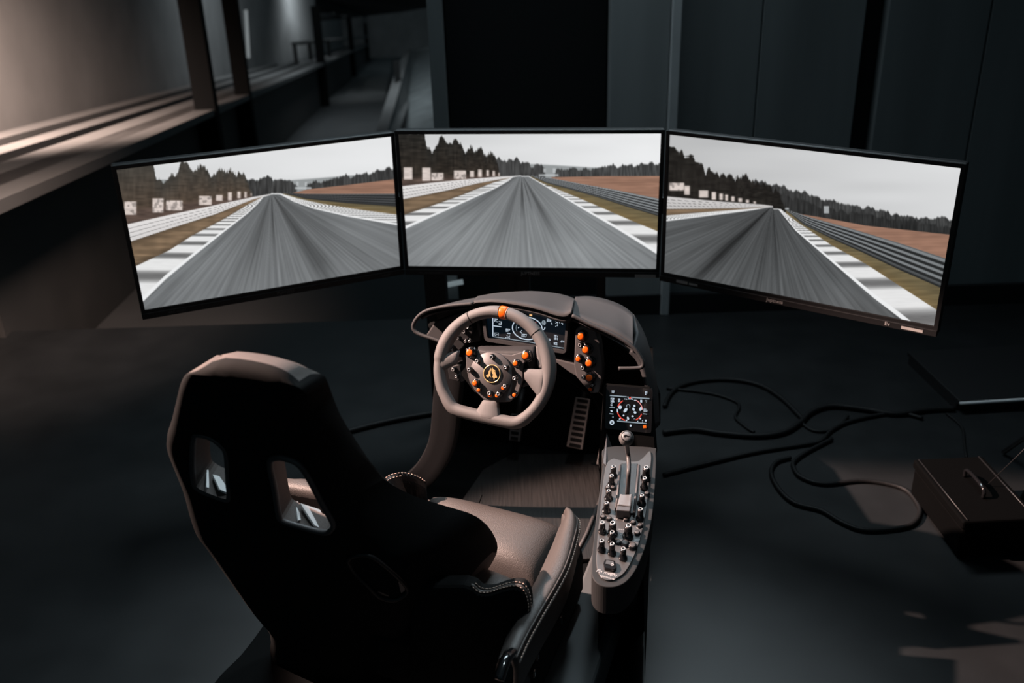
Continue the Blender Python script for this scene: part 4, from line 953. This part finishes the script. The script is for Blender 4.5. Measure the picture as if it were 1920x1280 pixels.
def cut(o, px):
    c = prism('cutter', [q + SPL.n*.10 for q in smooth_path([SPL.p(*q, .0) for q in px], 3, True)], -SPL.n*.45, M['shell_lit'])
    b = o.modifiers.new('cut', 'BOOLEAN'); b.operation = 'DIFFERENCE'; b.object = c; b.solver = 'EXACT'
    return c
cs = [cut(shell, holeL), cut(shell, holeR)]
dg = bpy.context.evaluated_depsgraph_get(); me = bpy.data.meshes.new_from_object(shell.evaluated_get(dg))
shell.modifiers.clear(); shell.data = me
for c in cs: bpy.data.objects.remove(c)
def shell_v(px, py):
    """depth of the shell's back face (towards the camera) at a spot"""
    return 0.0
bpy.context.view_layer.update()
def on_shell(p, up_=.003):
    """move a point along the line of sight onto the back of the shell"""
    org = ORG[seat.name]; d = (p-CP).normalized(); h = shell.ray_cast(CP-org, d)
    return (h[1]+org + SPL.n*up_) if h[0] and abs((h[1]+org-p).length) < .15 else p
for px, d_ in ((holeL, -.004), (holeR, .002)):
    tube('hole_frame', smooth_path([SPL.p(*q, d_) for q in px], 4, True), .0062, M['hub'], seat, 10, True)
pb = [on_shell(SPL.p(*q)) for q in holeB]
tube('hole_frame', smooth_path(pb, 4, True), .0045, M['plastic'], seat, 10, True)
prism('hole_cover', smooth_path([p + SPL.n*-.002 for p in pb], 3, True), -SPL.n*.004, M['gloss'], seat)
# facetted harness guides seen inside the two openings
def facet(name, o_px, off, n, q, m, th=.004):
    n = Vector(n).normalized(); o = SPL.p(*o_px, off); x = n.cross(V(.3, .2, .9)).normalized(); P_ = Plane(o, x, n.cross(x))
    if P_.n.dot(n) < 0: P_ = Plane(o, -x, n.cross(x))
    return prism(name, [P_.p(*a) for a in q], -P_.n*th, m, seat)
facet('guide_plate', (588, 968), -.030, (.50, .06, .62), [(563, 943), (600, 955), (616, 988), (606, 993), (590, 984)], M['bright'])
facet('guide_edge', (557, 958), -.030, (.45, .0, .6), [(554, 939), (559, 940), (564, 974), (559, 975)], M['bright'])
facet('guide_plate', (415, 905), -.030, (.50, .06, .62), [(399, 889), (425, 896), (427, 924), (412, 917)], M['bright'])
facet('guide_edge', (390, 892), -.030, (.45, .0, .6), [(388, 872), (391, 872), (392, 914), (387, 913)], M['bright'])
# padding on the front of the backrest
bp = [[SPL.w(u, s_, -.13) for u in (-.13, -.05, .03, .11)] for s_ in (-.10, -.25)]
obj('backrest_pad', *cushion_g(SPL.w(-.20, -.55, -.17), SPL.w(.03, -.55, -.17), SPL.w(.03, -.80, -.17), SPL.w(-.20, -.80, -.17), -SPL.n, .07), M['leather'], seat, True)
# side handle on the seat's outer edge
tube('side_handle', smooth_path([SPL.p(*q, -.02) for q in ((347, 885), (353, 920), (362, 955), (374, 985), (381, 1000))], 5), .008, M['gloss'], seat, 10)
# seat pan
FLp, FRp = at_z(797, 899, .475), at_z(1072, 964, .475)
CLp, CRp = at_z(778, 1000, .425), at_z(1003, 1074, .425)
NU = (EZ*.95 - FF*.12).normalized()
obj('thigh_cushion', *cushion_g(CLp, CRp, FRp, FLp, NU, .15, .55, 22, 16), M['leather'], seat, True)
BLp, BRp = at_z(770, 1110, .42), at_z(962, 1165, .42)
obj('seat_cushion', *cushion_g(BLp, BRp, CRp - FF*.006, CLp - FF*.006, EZ, .13, .5, 16, 12), M['leather'], seat, True)
sm_ = [(at_z(903, 928, .452)), at_z(899, 940, .455), at_z(894, 956, .449)]
tube('panel_seam', smooth_path(sm_, 5), .0022, M['matte'], seat, 6)
# right bolster
ro = smooth_path([at_z(*q) for q in ((1064, 963, .50), (1078, 968, .505), (1082, 982, .505), (1076, 1012, .50), (1062, 1058, .495), (1042, 1098, .49), (1016, 1142, .485), (988, 1192, .48), (968, 1235, .475))], 6)
ri = smooth_path([at_z(*q) for q in ((1058, 966, .50), (1054, 972, .50), (1046, 984, .49), (1034, 1012, .475), (1008, 1066, .455), (990, 1100, .45), (972, 1130, .445), (950, 1180, .445), (935, 1225, .445))], 6)
rws = []
for i, (a, b) in enumerate(zip(ro, ri)):
    r = []
    for t in (0, .1, .3, .55, .8, 1.0): r.append(a.lerp(b, t) + EZ*(.022*math.sin(PI*min(1, t*1.15+.05)) if t < .9 else -.03))
    rws.append([a - EZ*.10, a - EZ*.012 + RR*.003] + r)
obj('side_bolster', *slab_g(rws, lambda i, j: V(0, 0, -.02) - RR*.01), M['leather'], seat, True, sub=0)
off_ = RR*.004
for k_, h_ in ((0, .002), (1, -.010)):
    tube('piping', [p + off_*k_*1.6 + EZ*h_ for p in ro], .0026, M['leather'], seat, 6)
def stitches(path, m=.0085, ln=.0055, r=.0011):
    b = MB(); acc = 0.0; L = [0.0]
    for p, q in zip(path[:-1], path[1:]): L.append(L[-1]+(q-p).length)
    def pt(s_):
        for i in range(len(path)-1):
            if L[i+1] >= s_: return path[i].lerp(path[i+1], (s_-L[i])/max(1e-6, L[i+1]-L[i]))
        return path[-1]
    s_ = .002
    while s_+ln < L[-1]: b.put(*tube_g([pt(s_), pt(s_+ln)], r, 5)); s_ += m
    return b
for h_, k_ in ((.0052, -.007), (-.003, .0075)):
    stitches([p + RR*k_ + EZ*h_ for p in ro]).obj('stitching', M['thread'], seat, True, kind='stuff')
# left bolster
lo_ = smooth_path([at_z(*q) for q in ((799, 905, .49), (782, 894, .515), (760, 888, .525), (738, 890, .525), (722, 899, .52), (700, 930, .51), (690, 980, .50))], 6)
li_ = smooth_path([at_z(*q) for q in ((797, 915, .45), (790, 922, .45), (780, 935, .44), (772, 950, .43), (765, 965, .43), (755, 990, .42), (750, 1020, .42))], 6)
rws = [[a - EZ*.12, a - EZ*.01, a, a.lerp(b, .12) + EZ*.006, a.lerp(b, .35) - EZ*.004, a.lerp(b, .7) - EZ*.02, b - EZ*.01] for a, b in zip(lo_, li_)]
obj('side_bolster', *slab_g(rws, lambda i, j: V(0, 0, -.02)), M['leather_black'], seat, True, label='black leather side bolster')  # black leather, its dark tone also standing for shade on this side
stitches([p + EZ*.003 for p in lo_]).obj('stitching', M['thread'], seat, True, kind='stuff')
stitches([p + EZ*.001 + V(.004, -.012, .0) for p in lo_[14:]]).obj('stitching', M['thread'], seat, True, kind='stuff')
# hip wing at the right rear
HP = Plane(at_z(985, 1185, .44), RR, EZ)
hw = smooth_path([HP.p(*q) for q in ((868, 1098), (884, 1104), (896, 1114), (915, 1115), (940, 1107), (962, 1103), (978, 1108), (987, 1124), (990, 1150), (986, 1192))], 4)
hw2 = hw + [HP.p(975, 1230), HP.p(955, 1300), HP.p(760, 1300), HP.p(770, 1098)]
prism('hip_wing', hw2, FF*.045, M['shell'], seat, bevel=.012, seg=3)
tube('piping', [p + FF*.01 + EZ*.001 for p in hw[3:]], .0035, M['leather'], seat, 8)
for d_ in (.004, .020): stitches([p + FF*d_ + EZ*(.004 if d_ < .01 else .002) for p in hw[4:]]).obj('stitching', M['thread'], seat, True, kind='stuff')
# underside, brackets and sliders
SPv = Plane(at_z(1082, 985, .44), FF, EZ)
prism('side_bracket', [SPv.p(*q) for q in ((1080, 985), (1088, 1030), (1090, 1052), (1082, 1060), (1084, 1105), (1070, 1098), (1060, 1130), (1066, 1150), (1040, 1200), (1000, 1310), (958, 1330), (966, 1235), (988, 1192), (1016, 1142), (1042, 1098), (1062, 1058))], -RR*.03, M['plastic'], seat, bevel=.004)
PC0 = (FLp+FRp+BLp+BRp)/4; PC0 = V(PC0.x, PC0.y, .27)
obj('pan_shell', *box_g(PC0, RR, FF, EZ, .40, .46, .16), M['shell'], seat, False, bevel=.03)
for u in (-.16, .16):
    obj('slider_rail', *box_g(PC0 + RR*u - EZ*.135, RR, FF, EZ, .04, .5, .08), M['plastic'], seat, False, bevel=.004)
obj('seat_mount', *box_g(PC0 - EZ*.195, RR, FF, EZ, .42, .40, .06), M['matte'], seat, False, bevel=.006)
rk = SPv.p(950, 1238, .03); KP_ = Plane(rk, FF, EZ)
tube('recline_lever', smooth_path([SPv.p(*q, .012) for q in ((962, 1222), (952, 1232), (944, 1250), (936, 1275))], 4), [.010]*13, M['gloss'], seat, 10)
for x, y in ((1005, 1230), (999, 1262), (1012, 1205), (1050, 1160)):
    obj('bolt', *box_g(SPv.p(x, y, .004), FF, EZ, RR, .012, .02, .012), M['gloss'], seat, False, bevel=.003)

# ------------------------------------------------------------------ loose cables on the floor
def cable(px, r, label, z=None, grp='loose cables on the floor'):
    z = z or r
    o = tube('cable', smooth_path([at_z(x, y, z) for x, y in px], 6), r, M['cable'], None, 8)
    tag(o, label, 'cable', grp); return o
cable([(1246, 762), (1256, 740), (1278, 723), (1320, 713), (1375, 712), (1425, 722), (1465, 746), (1496, 776), (1506, 786)], .009, 'black cable in the wide arch nearest the cockpit side, under the angled screen')
cable([(1250, 728), (1330, 737), (1378, 752), (1386, 764), (1379, 782), (1398, 800), (1414, 810)], .006, 'thin black cable with a tight S bend inside the wide arch')
cable([(1243, 811), (1300, 805), (1350, 812), (1420, 817), (1470, 810), (1500, 792), (1522, 772), (1560, 761), (1620, 767), (1680, 776), (1740, 768), (1790, 766)], .011, 'thickest black cable running from the cockpit side towards the low plinth')
cable([(1244, 890), (1330, 868), (1420, 847), (1510, 833), (1540, 826), (1560, 806), (1600, 788), (1680, 774), (1730, 784)], .008, 'black cable slanting up from beside the switch console to the thickest cable')
cable([(1560, 823), (1515, 846), (1490, 864), (1488, 876), (1502, 894), (1545, 907), (1620, 901), (1690, 914), (1718, 940), (1724, 965), (1700, 987), (1625, 994), (1580, 980), (1540, 957), (1490, 943), (1460, 916), (1446, 886), (1456, 866), (1482, 858)], .008, 'black cable lying in the big double loop in front of the equipment case')
cable([(1500, 790), (1522, 806), (1548, 808), (1572, 800), (1590, 780)], .006, 'short thin black cable loop crossing the thickest cable')
cable([(1775, 775), (1803, 800), (1808, 830), (1812, 858)], .005, 'thin black cable dropping from the plinth towards the equipment case')
cable([(640, 812), (700, 796), (760, 783), (815, 774)], .011, 'black cable on the floor between the seat back and the curved strut')

# equipment case at the far right
ec_ = at_z(1818, 948, .07)
ax = (at_z(1850, 965, .14)-at_z(1795, 900, .14)).normalized(); ax.z = 0; ax.normalize(); ay = V(-ax.y, ax.x, 0)
case = thing('equipment_case', 'black equipment case with thin metal edge trims on the dark floor beside the cable loops', 'case', V(ec_.x, ec_.y, 0))
obj('case_body', *box_g(V(ec_.x, ec_.y, .06), ax, ay, EZ, .34, .22, .10), M['case'], case, False, bevel=.008)
obj('case_lid', *box_g(V(ec_.x, ec_.y, .125), ax, ay, EZ, .35, .23, .03), M['case'], case, False, bevel=.006)
for s in (-1, 1):
    tube('edge_trim', [V(ec_.x, ec_.y, .141) + ax*(-.17) + ay*.10*s, V(ec_.x, ec_.y, .141) + ax*.17 + ay*.10*s], .0022, M['plastic'], case, 6)
    for q in (-1, 1): obj('rubber_foot', *box_g(V(ec_.x, ec_.y, .006) + ax*.15*s + ay*.09*q, ax, ay, EZ, .03, .03, .012), M['case'], case, False)
tube('handle', smooth_path([V(ec_.x, ec_.y, .14) - ax*.06, V(ec_.x, ec_.y, .17) - ax*.05, V(ec_.x, ec_.y, .17) + ax*.05, V(ec_.x, ec_.y, .14) + ax*.06], 4), .006, M['gloss'], case, 8)
w0 = V(ec_.x, ec_.y, .142) + ay*.04; w1 = at_z(1990, 770, .42)
wire = tube('thin_cord', [w0, w0.lerp(w1, .5) - EZ*.006, w1], .0014, M['plastic'], None, 6)
tag(wire, 'thin pale cord rising tautly from the equipment case', 'cord')
std = thing('tripod_stand', 'slim dark tripod stand beside the equipment case at the edge of the dark floor', 'stand', at_z(1960, 915, 0))
sp_ = at_z(1960, 915, 0)
tube('pole', [sp_ + EZ*.12, sp_ + EZ*.9], .011, M['plastic'], std, 8)
for a in (100, 220, 340):
    tube('leg', [sp_ + EZ*.30, sp_ + V(.22*math.cos(math.radians(a)), .22*math.sin(math.radians(a)), .01)], .009, M['plastic'], std, 8)
